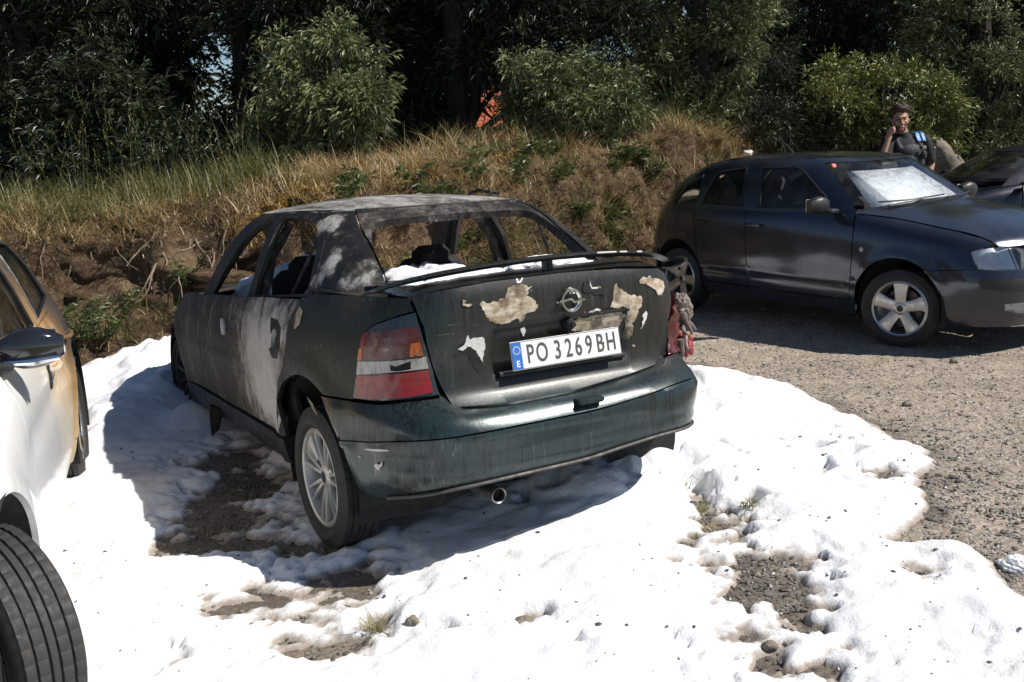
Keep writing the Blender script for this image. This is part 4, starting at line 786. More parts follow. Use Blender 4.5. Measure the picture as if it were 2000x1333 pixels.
def burnt(name, shift=0.0, streak=(7, 7, 1.6), brown=.5, blend=None, rough=.62, spots=()):
    m = NT(name); c = m.co(); x, y, z = m.xyz(c); a = m.noise(m.map(c, streak), 1.25, 10, .72, .8); b = m.noise(c, 5.5, 10, .74, .6); fine = m.noise(m.map(c, (60, 60, 22)), 1.5, 5, .7)
    hf = m.noise(m.map(c, (1, 1, .5)), 34, 8, .78, .3); v = m.math('ADD', m.math('ADD', m.math('ADD', m.math('MULTIPLY', a, .47), m.math('MULTIPLY', b, .27)), m.math('MULTIPLY', hf, .26)), shift)
    if spots:
        wv = m.n('ShaderNodeVectorMath'); wv.operation = 'MULTIPLY_ADD'; m.put(wv.inputs[0], m.noise(c, 8, 8, .72, 0, True)); wv.inputs[1].default_value = (.22, .22, .22); m.put(wv.inputs[2], c)
        for (px_, py_, pz_, rr_, am_) in spots:
            dv = m.n('ShaderNodeVectorMath'); dv.operation = 'DISTANCE'; m.put(dv.inputs[0], wv.outputs[0]); dv.inputs[1].default_value = (px_ + .11, py_ + .11, pz_ + .11); v = m.math('ADD', v, m.rng(dv.outputs['Value'], rr_, rr_ * .62, 0, am_))
    col = m.ramp(v, [(.34, (.007, .007, .0075)), (.48, (.018, .017, .016)), (.545, (.050, .045, .039)), (.59, (.14, .13, .12)), (.65, (.34, .33, .31)), (.75, (.55, .54, .52))])
    bz = m.rng(m.noise(c, 1.7, 5, .6), .48, .70, 0, brown); col = m.mix(bz, col, m.mix(.75, col, (.20, .125, .06), 'MIX') if False else m.mix(v, (.014, .010, .006), (.19, .125, .065)))
    col = m.mix(m.rng(fine, .6, .78, 0, .45), col, (.012, .012, .012)); rg = m.rng(v, .4, .7, rough - .18, min(.95, rough + .25)); mt = .25
    if blend is not None:
        f = blend(m, x, y, z, b); st = m.noise(m.map(c, (30, 30, 1.6)), 2.2, 5, .65); pc = m.mix(m.rng(st, .4, .7), (.010, .026, .023), (.034, .029, .016)); col = m.mix(f, pc, col); rg = m.mix(f, (.24,) * 3, rg)
    chip = m.math('MULTIPLY', m.rng(m.voro(c, 42, 'F1', 0), .20, .12), m.rng(m.noise(c, 9, 4), .55, .66)); col = m.mix(chip, col, m.mix(b, (.10, .055, .03), (.45, .42, .38)))
    m.set(col=col, rough=rg, metal=mt, spec=.4); m.bump(m.math('ADD', m.math('ADD', m.math('MULTIPLY', b, .8), hf), fine), .5, .009); return m.m
def lens(name, col, rough=.12):
    m = NT(name); c = m.co(); z = m.xyz(c)[2]; rib = m.math('SINE', m.math('MULTIPLY', z, 900.0)); gr = m.noise(m.map(c, (20, 20, 6)), 3, 5, .65)
    m.set(col=m.mix(m.rng(gr, .42, .75, 0, .75), col, (.03, .022, .018)), rough=m.rng(gr, .4, .7, rough, .45), coat=.6, coatr=.08, spec=.6); m.bump(rib, .12, .003); return m.m
M_APAINT = mat_sooty()
M_BURN = burnt('burnt_metal', -.03, (5, 5, 2.4), .35)
M_BURN_DOOR = burnt('burnt_door_ash', .07, (9, 9, 1.5), .5, spots=((1.45, .83, .90, .26, .085), (1.35, .85, .70, .28, .09), (1.30, .85, .55, .22, .085), (1.5, .85, .60, .26, .07), (1.2, .84, .92, .14, .08), (1.25, .85, .47, .12, .10), (1.65, .84, .80, .16, .06)))
M_BURN_FDOOR = burnt('burnt_door_dark', .045, (9, 9, 1.3), .7)
M_BURN_ROOF = burnt('burnt_roof', .12, (1.3, 5, 5), .25)
M_BURN_C = burnt('burnt_pillar', -.03, (5, 5, 1.8), .25, spots=((1.13, .57, 1.37, .10, .16), (1.0, .60, 1.35, .08, .10), (.90, .655, 1.24, .08, .12), (.92, .67, 1.17, .08, .14), (.96, .70, 1.10, .06, .12), (.72, .60, 1.17, .11, .09), (.63, .61, 1.10, .10, .10), (.74, .66, 1.09, .07, .08), (1.0, -.6, 1.25, .1, .1)))
M_BURN_FRAME = burnt('burnt_frame', .03, (6, 6, 6), .30)
M_QUARTER = burnt('scorched_quarter', -.06, (5, 5, 2.4), .7, blend=lambda m, x, y, z, b: m.math('MAXIMUM', m.rng(m.math('ADD', x, m.math('MULTIPLY', b, .5)), 1.02, 1.34), m.rng(m.math('ADD', z, m.math('MULTIPLY', b, .25)), 1.08, 1.20)), rough=.5)
def mat_primer():
    m = NT('bare_primer'); c = m.co(); a = m.noise(m.map(c, (6, 6, 14)), 3, 6, .65, .5); b = m.noise(c, 9, 5, .6)
    col = m.ramp(a, [(.28, (.16, .11, .065)), (.45, (.36, .29, .20)), (.6, (.50, .44, .35)), (.75, (.66, .63, .57))]); col = m.mix(m.rng(b, .50, .66, 0, .85), col, (.11, .075, .045)); col = m.mix(m.rng(m.noise(c, 4, 6, .7), .52, .62, 0, .7), col, (.03, .027, .023)); m.set(col=col, rough=.72, spec=.3); m.bump(a, .4, .006); return m.m
M_PRIMER = mat_primer()
M_ASH = plain('white_ash', (.62, .60, .57), .9, 0, .25, 25, .3)
M_REDL = lens('red_lens', (.26, .006, .008)); M_REDD = lens('dark_red_lens', (.10, .008, .006)); M_AMB = lens('amber_lens', (.55, .11, .01)); M_CLR = lens('clear_lens', (.42, .40, .37)); M_SMOK = lens('smoked_lens', (.02, .035, .04))
M_PLATE = plain('plate_white', (.70, .69, .66), .45, 0, .16, 6); M_INK = plain('plate_ink', (.06, .06, .062), .6, 0, .4, 25); M_BLUE = plain('plate_blue', (.025, .13, .46), .4, 0, .1); M_STAR = plain('plate_yellow', (.75, .70, .30), .5)

# ================================================================== the burnt saloon
def astra():
    MA = Matrix(((-.50428, -.86348, -.01044, .26835), (.86245, -.50422, .04412, 3.87458), (-.04336, .01325, .99897, .03630), (0, 0, 0, 1)))
    car = thing('burnt_car', 'burnt out dark green saloon car with no window glass standing in white foam', 'car', MA)
    def disp(P, s):
        x, y, z = P[..., 0], P[..., 1], P[..., 2]; d = 0 * x
        for xw in (.83, 3.44): r = np.hypot(x - xw, z - .31); d = d + .014 * np.exp(-((r - .43) / .05) ** 2) * (np.abs(y) > .55)
        rec = sstep(.335, .30, np.abs(y)) * sstep(.735, .755, z) * sstep(.945, .925, z) * (x < .5); d = d - .020 * rec
        d = d + .010 * np.exp(-((z - .735) / .012) ** 2) * sstep(.34, .30, np.abs(y)) * (x < .5)
        d = d + .007 * np.exp(-((z - .665) / .02) ** 2) * (np.abs(y) > .6) * (x > .9)
        d = d + .0025 * fbm(x * 7, y * 7, z * 7, 2, 4) * sstep(.8, 1.2, x)
        return d
    AL = Hull(w=[(.15, .70), (.25, .79), (.32, .815), (.45, .840), (.60, .852), (.75, .848), (.88, .828), (.96, .800), (1.02, .768), (1.07, .735), (1.13, .68)],
              xr=[(.15, .12), (.30, .05), (.36, .02), (.45, 0), (.56, -.004), (.61, .02), (.65, .075), (.70, .115), (.77, .125), (.86, .112), (.95, .098), (1.05, .095), (1.13, .115)],
              xf=[(.15, 4.1), (.35, 4.22), (.5, 4.25), (.65, 4.2), (.8, 4.05), (.95, 3.7), (1.13, 3.2)], xc=2.15, nr=6, nf=3.3, zref=.75, disp=disp)
    AG = Hull(w=[(.90, .78), (.95, .765), (1.0, .748), (1.05, .735), (1.15, .70), (1.25, .655), (1.33, .605), (1.38, .55), (1.42, .45)],
              xr=[(.90, .25), (.95, .30), (1.05, .46), (1.15, .62), (1.25, .79), (1.34, .95), (1.38, 1.04), (1.42, 1.2)],
              xf=[(.90, 3.4), (.95, 3.35), (1.05, 3.15), (1.2, 2.9), (1.34, 2.6), (1.38, 2.5), (1.42, 2.3)], xc=1.75, nr=5, nf=5, zref=1.05)
    sx = lambda x, z: (float(AL.s_x(x, z)), z)
    gxs = lambda x, z: (float(AG.s_x(x, z)), z)
    # ---- bumper: two mouldings, sagging to the left
    zt = pchip(*zip(*[(-1.5, .66), (-.95, .69), (-.66, .70), (-.54, .70), (-.50, .675), (-.46, .668), (-.3, .653), (0, .632), (.28, .630), (.50, .645), (.54, .688), (.66, .683), (.80, .672), (.943, .672), (1.2, .668), (1.5, .66)]))
    zc = pchip(*zip(*[(-1.5, .56), (-.95, .585), (-.56, .600), (-.29, .580), (0, .566), (.32, .565), (.72, .556), (.92, .533), (1.18, .511), (1.5, .50)]))
    zb = pchip(*zip(*[(-1.5, .33), (-.95, .36), (-.6, .400), (-.43, .405), (-.2, .390), (0, .372), (.33, .368), (.55, .358), (.77, .320), (.93, .285), (1.2, .265), (1.5, .265)]))
    aL = lambda a0, a1, n=18: np.array([(float(AL.s_x(x, z)), z) for x, z in arc(.83, .31, .41, a0, a1, n)])
    def bump_edges(z_lo, z_hi):
        """bumper outline cut off by both wheel arches"""
        def end(sgn):
            pts = aL(115, 190, 60); pts = [(sgn * s_, z_) for s_, z_ in pts]
            return [q for q in pts if z_lo(q[0]) < q[1] < z_hi(q[0])]
        L = end(1); Rr = end(-1); s1 = L[0][0]; s0 = Rr[0][0]
        top = [(s, float(z_hi(s))) for s in np.linspace(s0, s1, 70)]; s1b, s0b = L[-1][0], Rr[-1][0]
        return top + L + [(s, float(z_lo(s))) for s in np.linspace(s1b, s0b, 60)] + Rr[::-1]
    bp = panel('bumper', AL, bump_edges(zb, zc), M_APAINT, car, off=.016, thick=.05, step=.028, extra=lambda P, s, z: .006 * np.exp(-((z - zc(s) + .02) / .016) ** 2) - .012 * sstep(.06, 0, z - zb(s)) - .010 * np.exp(-((z - .47) / .03) ** 2) * (np.abs(s) < .8) - .035 * sstep(.45, .95, -s))
    panel('bumper_top', AL, bump_edges(zc, zt), M_APAINT, bp, off=.008, thick=.05, step=.022, extra=lambda P, s, z: .008 * sstep(0, .05, zt(s) - z) - .035 * sstep(.45, .95, -s))
    ss = np.linspace(-.53, .55, 60); ruled('boot_sill', AL.pt(ss, zt(ss) - .006, .0), AL.pt(ss, zt(ss) + .035, -.035), 3, M_APAINT, bp)
    b = MB(); b.box((-.002, -.03, .612), (.07, .12, .022), None, .006); b.build('boot_grip', M_APAINT, bp)
    m_ = [AL.pt(np.array([s]), np.array([float(zb(s)) + .004]), .012 - .035 * float(sstep(.45, .95, -s)))[0] for s in np.linspace(-1.0, .85, 50)]; MB().tube(m_, .007, 6).build('lower_lip', plain('lip_metal', (.07, .065, .06), .6, .3), bp)
    # flakes of white paint knocked off the corner
    for pts in (((.885, .445), (.872, .458), (.860, .452), (.838, .468), (.842, .452), (.856, .440), (.868, .428)), ((.93, .505), (.90, .512), (.80, .520), (.802, .514), (.88, .504)), ((.97, .470), (.955, .472), (.958, .464))):
        panel('chipped_paint', AL, list(pts), M_ASH, bp, off=.0235, thick=.001, step=.008, gap=0)
    # ---- boot lid
    boot_out = [(.734, 1.074), (.690, 1.03), (.634, .962), (.580, .83), (.532, .709), (.513, .652), (.40, .644), (.277, .637), (-.009, .639), (-.308, .661), (-.461, .676), (-.51, .715), (-.560, .81), (-.620, .909), (-.672, .991), (-.685, 1.055), (-.62, 1.085), (-.319, 1.108), (-.003, 1.116), (.403, 1.112), (.62, 1.095)]
    lid = panel('boot_lid', AL, boot_out, M_APAINT, car, thick=.03, step=.024, gap=.004)
    R_ = np.linspace(.70, -.66, 50); A_ = np.array([AL.pt(np.array([s]), np.array([np.interp(abs(s), [0, .4, .62, .72], [1.116, 1.112, 1.096, 1.075])]))[0] for s in R_]); gw = np.linspace(.60, -.60, 50)
    B_ = np.array([AG.pt(np.array([float(AG.s_y(s, 1.09))]), np.array([1.09]))[0] + np.array([.0, 0, .012]) for s in gw]); ruled('boot_deck', A_, B_, 8, M_APAINT, lid, .012)
    sh = [AL.pt(np.array([float(AL.s_x(x, 1.07))]), np.array([1.07]))[0] for x in np.linspace(.32, .95, 16)]; shi = [AG.pt(np.array([float(AG.s_x(max(x, .56), 1.075))]), np.array([1.075]))[0] for x in np.linspace(.32, .95, 16)]
    for sg in (1, -1): ruled('shoulder', np.array(sh) * (1, sg, 1), np.array(shi) * (1, sg, 1), 3, M_QUARTER, car)
    MB().tube([(.115, y, .744 + .002 * math.cos(y * 5)) for y in np.linspace(.30, -.30, 24)], .012, 10).build('plate_ledge', M_APAINT, lid)
    # paint burnt off the lid: bare patches, curled flakes and one flake's shadow, traced outlines
    T = lambda u, v: _boot_hit(u, v)
    def _boot_hit(u, v):
        o, d = pix_ray(u, v); Mi = np.array(MA.inverted()); o = Mi[:3, :3] @ o + Mi[:3, 3]; d = Mi[:3, :3] @ d
        t = (.105 - o[0]) / d[0]; p = o + t * d; return float(AL.s_y(p[1], p[2])), float(p[2])
    cc = lambda X, Y: T(800 + X * .3, 340 + Y * .3)
    patches = [(M_PRIMER, [(640, 735), (700, 722), (790, 728), (760, 760), (755, 800), (790, 815), (830, 850), (825, 885), (790, 895), (750, 910), (735, 960), (715, 970), (700, 940), (640, 960), (560, 975), (500, 935), (470, 890), (445, 850), (470, 835), (550, 830), (610, 810), (625, 770)]),
               (M_PRIMER, [(1330, 705), (1350, 740), (1400, 775), (1470, 790), (1505, 800), (1505, 860), (1480, 920), (1460, 970), (1455, 1050), (1430, 1080), (1410, 1095), (1405, 1060), (1420, 1000), (1415, 900), (1395, 865), (1330, 860), (1300, 880), (1310, 820), (1320, 760)]),
               (M_PRIMER, [(1075, 960), (1150, 930), (1260, 900), (1340, 880), (1400, 875), (1415, 920), (1400, 990), (1350, 1010), (1200, 1030), (1080, 1035), (1065, 1000)]),
               (M_ASH, [(375, 1050), (400, 1075), (440, 1065), (495, 1070), (500, 1130), (490, 1230), (470, 1200), (440, 1160), (400, 1130), (370, 1100)]),
               (M_DARK, [(365, 1120), (400, 1125), (440, 1160), (490, 1230), (488, 1290), (470, 1295), (430, 1250), (390, 1180), (340, 1150), (320, 1140)]),  # cast shadow of the curling piece above it, drawn as a dark patch
               (M_PRIMER, [(1490, 690), (1510, 675), (1600, 680), (1680, 700), (1690, 740), (1650, 790), (1620, 790), (1600, 750), (1540, 720), (1495, 710)]),
               (M_ASH, [(735, 1015), (760, 1005), (775, 1040), (765, 1070), (750, 1060), (745, 1035)]), (M_ASH, [(1150, 895), (1230, 875), (1235, 885), (1165, 902)]),
               (M_PRIMER, [(345, 820), (360, 830), (355, 845), (395, 842), (400, 860), (370, 865), (350, 850)]), (M_ASH, [(1520, 900), (1545, 895), (1548, 930), (1530, 990), (1512, 1010), (1525, 950)]),
               (M_DARK, [(1130, 715), (1150, 700), (1165, 740), (1200, 740), (1250, 750), (1260, 790), (1210, 780), (1160, 770), (1125, 770), (1120, 740)]), (M_ASH, [(1165, 700), (1180, 730), (1220, 728), (1215, 740), (1175, 745)])]
    qf = np.random.default_rng(12)
    for k in range(60):
        s0, z0 = qf.normal(-.02, .30), qf.uniform(.72, 1.06); r0 = qf.uniform(.002, .006) * (2.2 if k % 9 == 0 else 1); n0 = 7
        if abs(s0) > .55 or (abs(s0) < .30 and z0 < .90): continue
        a_ = np.sort(qf.uniform(0, 6.28, n0)); pl_ = [(s0 + r0 * 1.7 * qf.uniform(.5, 1.3) * math.cos(t), z0 + r0 * qf.uniform(.5, 1.3) * math.sin(t)) for t in a_]; panel('paint_flake', AL, pl_, (M_ASH, M_PRIMER, M_DARK)[k % 3], lid, off=.0012, thick=.001, step=.006, gap=0)
    for k, (mt, pts) in enumerate(patches):
        poly = dense(np.array([cc(*q) for q in pts]), .007); nz_ = np.stack([fbm(poly[:, 0] * 60, poly[:, 1] * 60, k * 3.1, 3, 61), fbm(poly[:, 0] * 60, poly[:, 1] * 60, k * 3.1 + 9, 3, 67)], -1); poly = poly + nz_ * .0065
        if mt is M_PRIMER: panel('rim_shadow', AL, inset(poly, -.0035), M_DARK, lid, off=.0009 + .0003 * k, thick=.001, step=.014, gap=0)  # dark rim of the patch, doubling as a drawn edge shadow
        panel('peel_and_shadow', AL, poly, mt, lid, off=.0014 + .0003 * k, thick=.002, step=.012, gap=0)
    # curled flake below the bare spot
    q = [cc(*p) for p in ((320, 1140), (350, 1120), (372, 1100), (375, 1130), (350, 1150))]; panel('curled_flake', AL, q, M_ASH, lid, off=.012, thick=.003, step=.01, gap=0)
    # ---- number plate
    pm = Matrix.Translation((.082, 0, .813)) @ Matrix(((0, 0, -1, 0), (-1, 0, 0, 0), (0, 1, 0, 0), (0, 0, 0, 1))) @ Matrix.Rotation(-.16, 4, 'X')
    pl = MB(); pl.box((0, 0, 0), (.52, .112, .004), None, .0015); pl.V = [tuple(pm @ Vector(v)) for v in pl.V]; plate = pl.build('number_plate', M_PLATE, car, False)
    def flat(name, w, h, cx, cy, z, mat): m = MB(); m.box((cx, cy, z), (w, h, .0016)); m.V = [tuple(pm @ Vector(v)) for v in m.V]; return m.build(name, mat, plate, False)
    flat('country_band', .043, .104, -.234, 0, .0022, M_BLUE)
    for nm, (w, h, x, y) in dict(a=(.514, .0025, 0, .0525), b=(.514, .0025, 0, -.0525), c=(.0025, .105, .2575, 0), d=(.0025, .105, -.2575, 0)).items(): flat('plate_border', w, h, x, y, .0014, M_INK)
    text_mesh('E', .034, plate, M_PLATE, pm @ Matrix.Translation((-.234, -.032, .0032)), .0004, 'country_letter', 1.0, 1.0, .0008)
    st = MB()
    for k in range(12):
        a0 = k * math.pi / 6; pts = [((.0035 if i % 2 == 0 else .0015) * math.sin(i * math.pi / 5), (.0035 if i % 2 == 0 else .0015) * math.cos(i * math.pi / 5)) for i in range(10)]
        st.prism(pts, .0008, pm @ Matrix.Translation((-.234 + .0145 * math.cos(a0), .022 + .0145 * math.sin(a0), .0026)))
    st.build('star_ring', M_STAR, plate, False)
    for ch, x in zip('PO3269BH', (-.174, -.120, -.047, .005, .052, .103, .158, .212)): text_mesh(ch, .104, plate, M_INK, pm @ Matrix.Translation((x, -.002, .0026)), .0009, 'lettering', .66, 1.0, .0010)
    MB().lathe([(.0005, .0), (.004, .0015), (.006, 0)], 10, 'x', (.078, .118, .80)).build('plate_bolt', M_DARK, plate); MB().lathe([(.0005, .0), (.004, .0015), (.006, 0)], 10, 'x', (.078, -.172, .812)).build('plate_bolt', M_DARK, plate)
    # ---- ring emblem with a bolt across it, lock barrel
    ex, ey, ez = .078, -.028, 1.003; em = MB(); em.lathe([(.034, 0), (.040, -.006), (.047, -.006), (.049, 0)], 40, 'x', (ex, ey, ez)); e1 = em.build('emblem_ring', M_CHROME, lid)
    bm = MB(); bm.prism([(-.062, .004), (-.004, .010), (.010, -.004), (.058, .002), (.062, -.004), (.006, -.012), (-.008, .002), (-.058, -.004)], .006, Matrix.Translation((ex - .004, ey, ez)) @ Matrix(((0, 0, -1, 0), (-1, 0, 0, 0), (0, 1, 0, 0), (0, 0, 0, 1)))); bm.build('emblem_bolt', M_CHROME, e1, False)
    lk = MB(); lk.lathe([(.024, .02), (.024, 0), (.016, -.012), (.010, -.014), (.010, -.028), (.0005, -.03)], 24, 'x', (.098, -.03, .905)); lk.build('boot_lock', M_DARK, lid)
    # ---- tail lights
    tl = panel('tail_light', AL, [(.682, 1.019), (.767, .999), (.856, .969), (.899, .94), (.896, .862), (.902, .773), (.938, .682), (.796, .682), (.663, .693), (.546, .700), (.565, .795), (.603, .887), (.644, .962)], M_SMOK, car, thick=.04, step=.02, off=.002)
    for nm, mt, pts in (('red_lens', M_REDD, [(.888, .935), (.773, .954), (.658, .966), (.626, .909), (.606, .856), (.723, .845), (.875, .834), (.880, .882)]), ('clear_lens', M_CLR, [(.893, .831), (.723, .842), (.598, .852), (.584, .806), (.716, .795), (.893, .778)]),
                        ('lower_red_lens', M_REDL, [(.893, .774), (.716, .791), (.583, .802), (.568, .712), (.663, .699), (.782, .690), (.915, .686)])):
        hole = [[(.735, .825), (.709, .817), (.68, .829), (.655, .838), (.652, .808), (.696, .802), (.728, .804)]] if nm == 'clear_lens' else []
        panel(nm, AL, pts, mt, tl, holes=hole, off=.009, thick=.008, step=.018, gap=.0015)
    panel('bulb_recess', AL, [(.76, .835), (.63, .845), (.63, .795), (.76, .79)], M_DARK, tl, off=.004, thick=0, step=.02, gap=0)
    panel('amber_lens', AL, [(.893, .88), (.874, .882), (.870, .836), (.892, .833)], M_AMB, tl, off=.0115, thick=.003, step=.01, gap=0)
    panel('amber_lens', AL, [(.664, .905), (.632, .908), (.610, .858), (.66, .855)], M_AMB, tl, off=.0115, thick=.003, step=.012, gap=0)
    panel('red_edge', AL, [(.893, .935), (.870, .938), (.868, .890), (.890, .887)], M_REDL, tl, off=.0115, thick=.003, step=.012, gap=0)
    # the right lamp: sagged and dripping plastic
    mr = panel('melted_tail_light', AL, [(.70, 1.0), (.80, .97), (.87, .93), (.90, .80), (.90, .70), (.78, .695), (.60, .70), (.63, .80), (.66, .90)], M_REDD, car, sg=-1, thick=.03, step=.02, off=-.01, extra=lambda P, s, z: .02 * fbm(s * 22, z * 22, 0, 3, 8)); tag(mr, 'melted right tail light sagging out of its housing')
    q = np.random.default_rng(4); M_GUN = plain('melted_plastic', (.17, .14, .12), .55, 0, .6, 30, .3); M_GUNR = plain('melted_red_plastic', (.30, .05, .05), .4, 0, .5, 25, .2)
    for k in range(13):
        s0 = -q.uniform(.74, .95); z0 = q.uniform(.70, .93); p = AL.pt(np.array([s0]), np.array([z0]), .03)[0]; pts = [p]; d = np.array([.02, -.35, -1.]) + q.normal(0, .35, 3)
        for i in range(6): d = d + np.array([0, -.05, -.12]) + q.normal(0, .45, 3); pts.append(pts[-1] + d / np.linalg.norm(d) * q.uniform(.014, .028))
        g = MB(); g.tube(pts, [q.uniform(.009, .020) * (1 - .10 * i) for i in range(7)], 8); g.build('melted_drip', M_GUNR if k % 4 == 0 else M_GUN, mr)
    p = AL.pt(np.array([-.90]), np.array([.70]), .06)[0]; heap(tuple(p - np.array([0, 0, .02])), (.05, .035, .055), '', 44, 'melted_lump', mr).data.materials[0] = M_GUNR
    p = AL.pt(np.array([-.82]), np.array([.86]), .035)[0]; heap(tuple(p), (.05, .05, .07), '', 45, 'melted_lump', mr).data.materials[0] = M_GUN
    # ---- left and right flanks
    rd_rear = [(.984, 1.031), (1.025, .985), (1.049, .906), (1.055, .81), (1.10, .70), (1.150, .602), (1.172, .50), (1.177, .40)]
    dd = [(1.91, .985), (1.90, .869), (1.876, .717), (1.835, .581), (1.785, .46), (1.76, .405)]
    fg = [(2.60, .955), (2.56, .865), (2.54, .785), (2.55, .611), (2.60, .45), (2.62, .415)]
    for sg in (1, -1):
        D1 = crv(rd_rear, 4); D2 = crv(dd, 4); D3 = crv(fg, 4)
        qs = [sx(x, z) for x, z in D1[::-1]]
        quarter = [sx(1.177, .40)] + [sx(x, z) for x, z in arc(.83, .31, .415, 12, 112, 30) if z > .39]
        quarter += [sx(.62, .672), (.94, .676)] + [(.900, .773), (.895, .862), (.897, .94), (.856, .971), (.767, 1.001), (.690, 1.022), (.738, 1.072)] + [sx(.45, 1.074), sx(.7, 1.066), sx(.93, 1.052)] + [sx(x, z) for x, z in D1]
        qp = panel('rear_quarter', AL, quarter, M_QUARTER, car, sg=sg, step=.03)
        for pts in (((.99, 1.0), (.93, .985), (.92, .93), (.965, .905), (1.0, .955)), ((.80, .64), (.74, .62), (.70, .575), (.755, .60))):
            panel('bare_patch', AL, XZ(pts), M_PRIMER, qp, sg=sg, off=.003, thick=.001, step=.015, gap=0)
        hole = [XZ([(1.235, .885), (1.20, .885), (1.175, .87), (1.165, .835), (1.18, .80), (1.21, .79), (1.24, .80), (1.25, .84)])] if sg > 0 else []
        dr = panel('rear_door', AL, XZ(list(map(tuple, D1)) + [(1.45, .405)] + list(map(tuple, D2[::-1])) + [(1.53, 1.008)]), M_BURN_DOOR, car, holes=hole, sg=sg); tag(dr, 'scorched rear door bare of paint with pale ash streaks') if sg > 0 else None
        fd = panel('front_door', AL, XZ(list(map(tuple, D2)) + [(2.2, .41)] + list(map(tuple, D3[::-1])) + [(2.25, .972)]), M_BURN_FDOOR, car, sg=sg)
        if sg > 0:
            panel('handle_recess', AL, XZ([(1.26, .90), (1.14, .90), (1.14, .77), (1.26, .77)]), M_DARK, dr, off=-.03, thick=0, gap=0)
            h = MB(); p0 = AL.pt(np.array([sx(2.03, .86)[0], sx(2.0, .83)[0], sx(1.985, .79)[0]]), np.array([.86, .83, .79]), .014); h.tube([tuple(p) for p in p0], [.010, .014, .010], 8); h.build('handle', M_ASH, fd)
            panel('soot_edge', AL, XZ([(1.30, .93), (1.20, .925), (1.13, .90), (1.12, .82), (1.15, .76), (1.22, .755), (1.27, .79), (1.255, .80), (1.21, .79), (1.18, .80), (1.165, .835), (1.175, .87), (1.20, .885), (1.235, .885), (1.26, .86)]), M_BURN_C, dr, off=.002, thick=.001, step=.012, gap=0)
        panel('door_inner', AL, XZ([(1.06, .96), (1.15, .45), (2.5, .45), (2.5, .93)]), M_DARK, car, sg=sg, off=-.075, thick=.02, back=True)
        fen = [(2.60, .415)] + list(map(tuple, D3[::-1])) + [(2.9, .950), (3.3, .905), (3.7, .85), (3.95, .79), (4.0, .68), (3.90, .62)] + [(x, z) for x, z in arc(3.44, .33, .385, 40, 178, 26)][::1] + [(3.02, .33), (2.98, .40)]
        panel('front_fender', AL, XZ(fen), M_BURN_FDOOR, car, sg=sg)
        sill = panel('sill', AL, XZ([(1.19, .385), (1.72, .398), (2.60, .408), (3.02, .40), (3.03, .27), (1.86, .29), (1.20, .262)]), plain('sill_black', (.02, .021, .022), .38, 0, .5, 12) if 'sill_black' not in bpy.data.materials else bpy.data.materials['sill_black'], car, sg=sg, off=.01, thick=.06)
        # door frames, rail and rear pillar of the glasshouse
        B_ = [(1.80, .985), (1.745, 1.19), (1.80, 1.385)]; Rt = [(1.595, 1.397), (1.40, 1.392), (1.271, 1.375), (1.131, 1.325), (1.022, 1.228), (.97, 1.10), (.962, 1.035)]
        rw = crv([(1.02, 1.05), (1.035, 1.13), (1.075, 1.22), (1.153, 1.30), (1.23, 1.335), (1.352, 1.357), (1.50, 1.365)], 5)
        panel('rear_window_frame', AG, XZ(list(map(tuple, crv(B_, 6))) + list(map(tuple, crv(Rt, 5))) + [(1.4, 1.01)]), M_BURN_C, dr, holes=[XZ(list(map(tuple, rw)) + [(1.715, 1.364), (1.695, 1.19), (1.735, .998)])], sg=sg, thick=.022, back=True, off=.002, step=.022)
        A1 = crv([(1.80, 1.385), (2.0, 1.372), (2.14, 1.325), (2.28, 1.235), (2.42, 1.115), (2.66, .945)], 5)
        fw = crv([(1.915, 1.362), (2.06, 1.315), (2.21, 1.225), (2.35, 1.10), (2.50, .960)], 5)
        panel('front_window_frame', AG, XZ([(1.80, .985)] + list(map(tuple, crv(B_, 6)))[1:] + list(map(tuple, A1))[1:] + [(2.3, .945)]), M_BURN_C, fd, holes=[XZ(list(map(tuple, fw)) + [(1.86, .985), (1.81, 1.08), (1.80, 1.22), (1.84, 1.355)])], sg=sg, thick=.022, back=True, off=.002, step=.022)
        seam = [(.62, 1.392), (.592, 1.32), (.566, 1.259), (.553, 1.15), (.56, 1.055)]
        rail = [gxs(2.78, .93), gxs(2.55, 1.16), gxs(2.31, 1.33), gxs(2.18, 1.39), gxs(1.65, 1.402), gxs(1.3, 1.402)] + seam + [gxs(.70, 1.04), gxs(.962, 1.03)] + [gxs(x, z) for x, z in crv(Rt, 5)[::-1]] + [gxs(1.80, 1.387)] + [gxs(x, z) for x, z in A1[1:]]
        cp = panel('rear_pillar', AG, rail, M_BURN_C, car, sg=sg, thick=.05, back=True, step=.026)
        # quarter-light divider bar
        pA = AG.pt(np.array([gxs(1.185, 1.33)[0], gxs(1.26, 1.02)[0]]), np.array([1.33, 1.02]), -.02) * (1, sg, 1); MB().tube([tuple(pA[0]), tuple(pA[1])], .009, 6).build('divider_bar', M_BURN_FRAME, dr)
        # B post inside
        pB = AG.pt(np.array([gxs(1.77, z)[0] for z in (1.38, 1.2, 1.0)]), np.array([1.38, 1.2, 1.0]), -.05) * (1, sg, 1); MB().tube([tuple(v) for v in pB] + [(1.78, sg * .68, .5)], [.022, .026, .034, .06], 8).build('door_post', M_BURN_FRAME, car)
        liner(car, .83, .31, .425, sg * .42, sg * .80); liner(car, 3.44, .33, .40, sg * .42, sg * .76)
        panel('front_bumper', AL, [sx(3.88, .62), sx(4.0, .66), (AL.smax, .66), (AL.smax, .26), sx(3.84, .30)], M_BURN, car, sg=sg, off=.01, thick=.04, gap=0)
